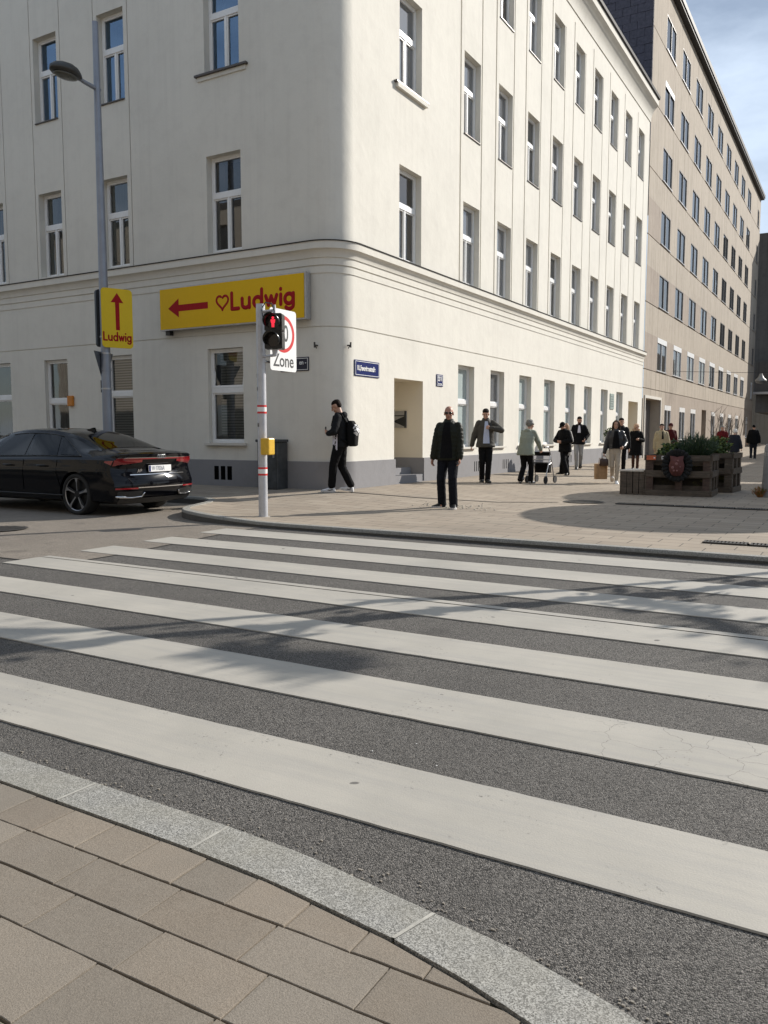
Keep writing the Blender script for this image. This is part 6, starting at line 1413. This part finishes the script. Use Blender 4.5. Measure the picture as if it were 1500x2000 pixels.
t, I = person('young bearded man in a black hooded jacket and grey trousers walking along the wall', at(-8.46, 27.8), (.30, -.95), 1.83,
    dict(lf=(-.06, -.14, .03, -20, 4), rf=(.06, .16, 0, 6, -4), hipz=.90, lean=.02, lh=(-.20, .12, .98), rh=(.26, .03, .84), pitch=-16, yaw=14, curl=.6),
    dict(legs=dict(mat=GREYT, bulk=1.0, ank=.056), shoe=SHB, hair='short', hairm=H_DARK, beard=True, top=dict(mat=BLK, hem=.84, bulk=.025, sleeve=.018, hood=True), shirt=WCLOTH, shirt_z=(1.22, 1.46, .04)), .013)
# --- woman with shopping bags
t, I = person('long haired woman in a black leather jacket and beige trousers carrying bags', at(-5.66, 21.86), (.32, -.95), 1.69,
    dict(lf=(-.03, .19, 0, 8, 4), rf=(.05, -.20, .05, -30, -6), hipz=.90, lean=.0, rh=(.30, .04, .82), lh=(-.19, .20, 1.0), le=(-.5, -.8, -.3), yaw=-4, pitch=-4, curl=1.0),
    dict(legs=dict(mat=BEIGET, bulk=.97, ank=.050, top=1.06), shoe=SHW, sole=SOLEW, hair='long', hairm=H_BROWN, top=dict(mat=LEATH, hem=.98, bulk=.014, sleeve=.016, collar=True), shirt=BLK, shirt_z=(1.0, 1.46, .08)), .012)
rz = t.rotation_euler.z; c_, s_ = math.cos(rz), math.sin(rz); HP = I['arms'][1][2] * I['s']
def wl(p): return Vector((t.location.x + c_ * p[0] - s_ * p[1], t.location.y + s_ * p[0] + c_ * p[1], t.location.z + p[2]))
hp = wl(HP + Vector((0, 0, -.09)))
bg2 = thing('paper_bag', 'brown paper carrier bag hanging from the hand of the woman in beige trousers', 'paper bag', hp + Vector((-.10, .06, -.62)), rz + .3); m = MB(); m.loft([(0, 0, 0, .16, .09, .35), (0, 0, .10, .165, .095, .35), (0, 0, .40, .17, .085, .35), (0, 0, .41, .165, .08, .35)], 24); o = m.build('bag', simple('kraft_paper', (.36, .215, .105), .8, var=.2, bump=.3), bg2); o.data.set_sharp_from_angle(angle=R(35)); m = MB(); m.tube([(-.07, .0, .40), (-.05, 0, .56), (.05, 0, .56), (.07, 0, .40)], .007, 6); m.build('handle', simple('kraft_handle', (.25, .15, .08), .8), bg2)
bg3 = thing('handbag', 'dark brown handbag in the hand above the brown paper bag', 'handbag', hp + Vector((.0, -.02, -.26)), rz); m = MB(); m.loft([(0, 0, 0, .10, .05, .6), (0, 0, .02, .12, .06, .6), (0, 0, .17, .11, .045, .6), (0, 0, .19, .09, .03, .6)], 18); m.build('bag', simple('brown_leather', (.045, .02, .012), .4), bg3); m = MB(); m.tube([(-.06, 0, .18), (-.03, 0, .27), (.03, 0, .27), (.06, 0, .18)], .008, 6); m.build('handle', M_BLACK, bg3)
# --- man just behind her, woman with fur collar
person('dark haired man half hidden behind the woman with the bags', at(-6.42, 25.4), (.3, -.95), 1.78, dict(pitch=-6, yaw=10), dict(legs=dict(mat=BLK), shoe=SHB, hair='short', hairm=H_DARK, top=dict(mat=BLK2, hem=.80, bulk=.02, sleeve=.015, collar=True)), .015)
t, I = person('blond woman in a long black coat with a pale fur hood beside the box seat', at(-6.95, 29.6), (.25, -.97), 1.62,
    dict(lf=(-.07, .08, 0), rf=(.08, -.10, .02), lh=(-.12, .24, 1.16), rh=(.26, .05, .84), pitch=-14, yaw=18), dict(legs=dict(mat=F('brown_boots', (.07, .035, .025)), bulk=.92), shoe=SHB, hair='curly', hairm=simple('blond_hair', (.50, .32, .20), .7), top=dict(name='coat', mat=BLK, hem=.56, bulk=.035, sleeve=.018, flare=.03)), .014)
m = MB(); rr = random.Random(5)
for k in range(40): a = 2 * PI * k / 40; m.ell(I['P'](.125 * math.cos(a), -.02 + .085 * math.sin(a), -.01 + .05 * math.cos(2 * a) * 0 + rr.uniform(-.02, .02)), (.032,) * 3, None, 8)
m.remesh('fur_trim', FUR, t, .014, 1)
# --- behind the planters
person('man in a beige coat behind the left end of the front planter', at(-5.98, 29.1), (.45, -.89), 1.66, dict(lf=(-.07, .12, 0), rf=(.08, -.10, .02), yaw=-20, pitch=-4, lh=(-.27, .10, .84)), dict(legs=dict(mat=NAVY), shoe=SHB, hair='short', hairm=H_BROWN, top=dict(name='coat', mat=BEIGEC, hem=.66, bulk=.03, sleeve=.02, flare=.02, collar=True), shirt=BLK2, shirt_z=(1.2, 1.47, .03)), .014)
person('person in dark red with a cap just behind the man in the beige coat', at(-6.12, 31.3), (.55, -.83), 1.71, dict(yaw=-30), dict(legs=dict(mat=BLK), shoe=SHB, hair='cap', hairm=DRED, top=dict(mat=DRED, hem=.80, bulk=.02, sleeve=.016)), .015)
person('man in a red jacket seen beyond the shrubs of the rear planter', at(-5.40, 39.0), (.1, -.99), 1.68, dict(yaw=10, pitch=-10), dict(legs=dict(mat=BLK), shoe=SHB, hair='short', hairm=H_GREY, top=dict(mat=RED, hem=.80, bulk=.035, sleeve=.022, collar=True)), .015)
person('white haired stooped woman in a dark coat walking away past the rear planter', at(-4.42, 35.1), (.10, .99), 1.50, dict(lf=(-.08, -.1, .02), rf=(.08, .12, 0), lean=.06, slump=.05, rh=(.34, .0, .84)), dict(legs=dict(mat=BLK), shoe=SHB, hair='curly', hairm=H_WHITE, top=dict(name='coat', mat=NAVY, hem=.70, bulk=.05, sleeve=.03, flare=.03)), .014)
person('person all in black walking away down the far shaded street', at(-4.93, 46.6), (-.1, .99), 1.80, dict(lf=(-.09, -.05, .02), rf=(.09, .10, 0), lh=(-.29, .0, .82), rh=(.29, .04, .84)), dict(legs=dict(mat=NAVY, bulk=1.1), shoe=SHB, sole=SOLEW, hair='beanie', hairm=BLK, top=dict(mat=BLK, hem=.80, bulk=.05, sleeve=.03)), .016)
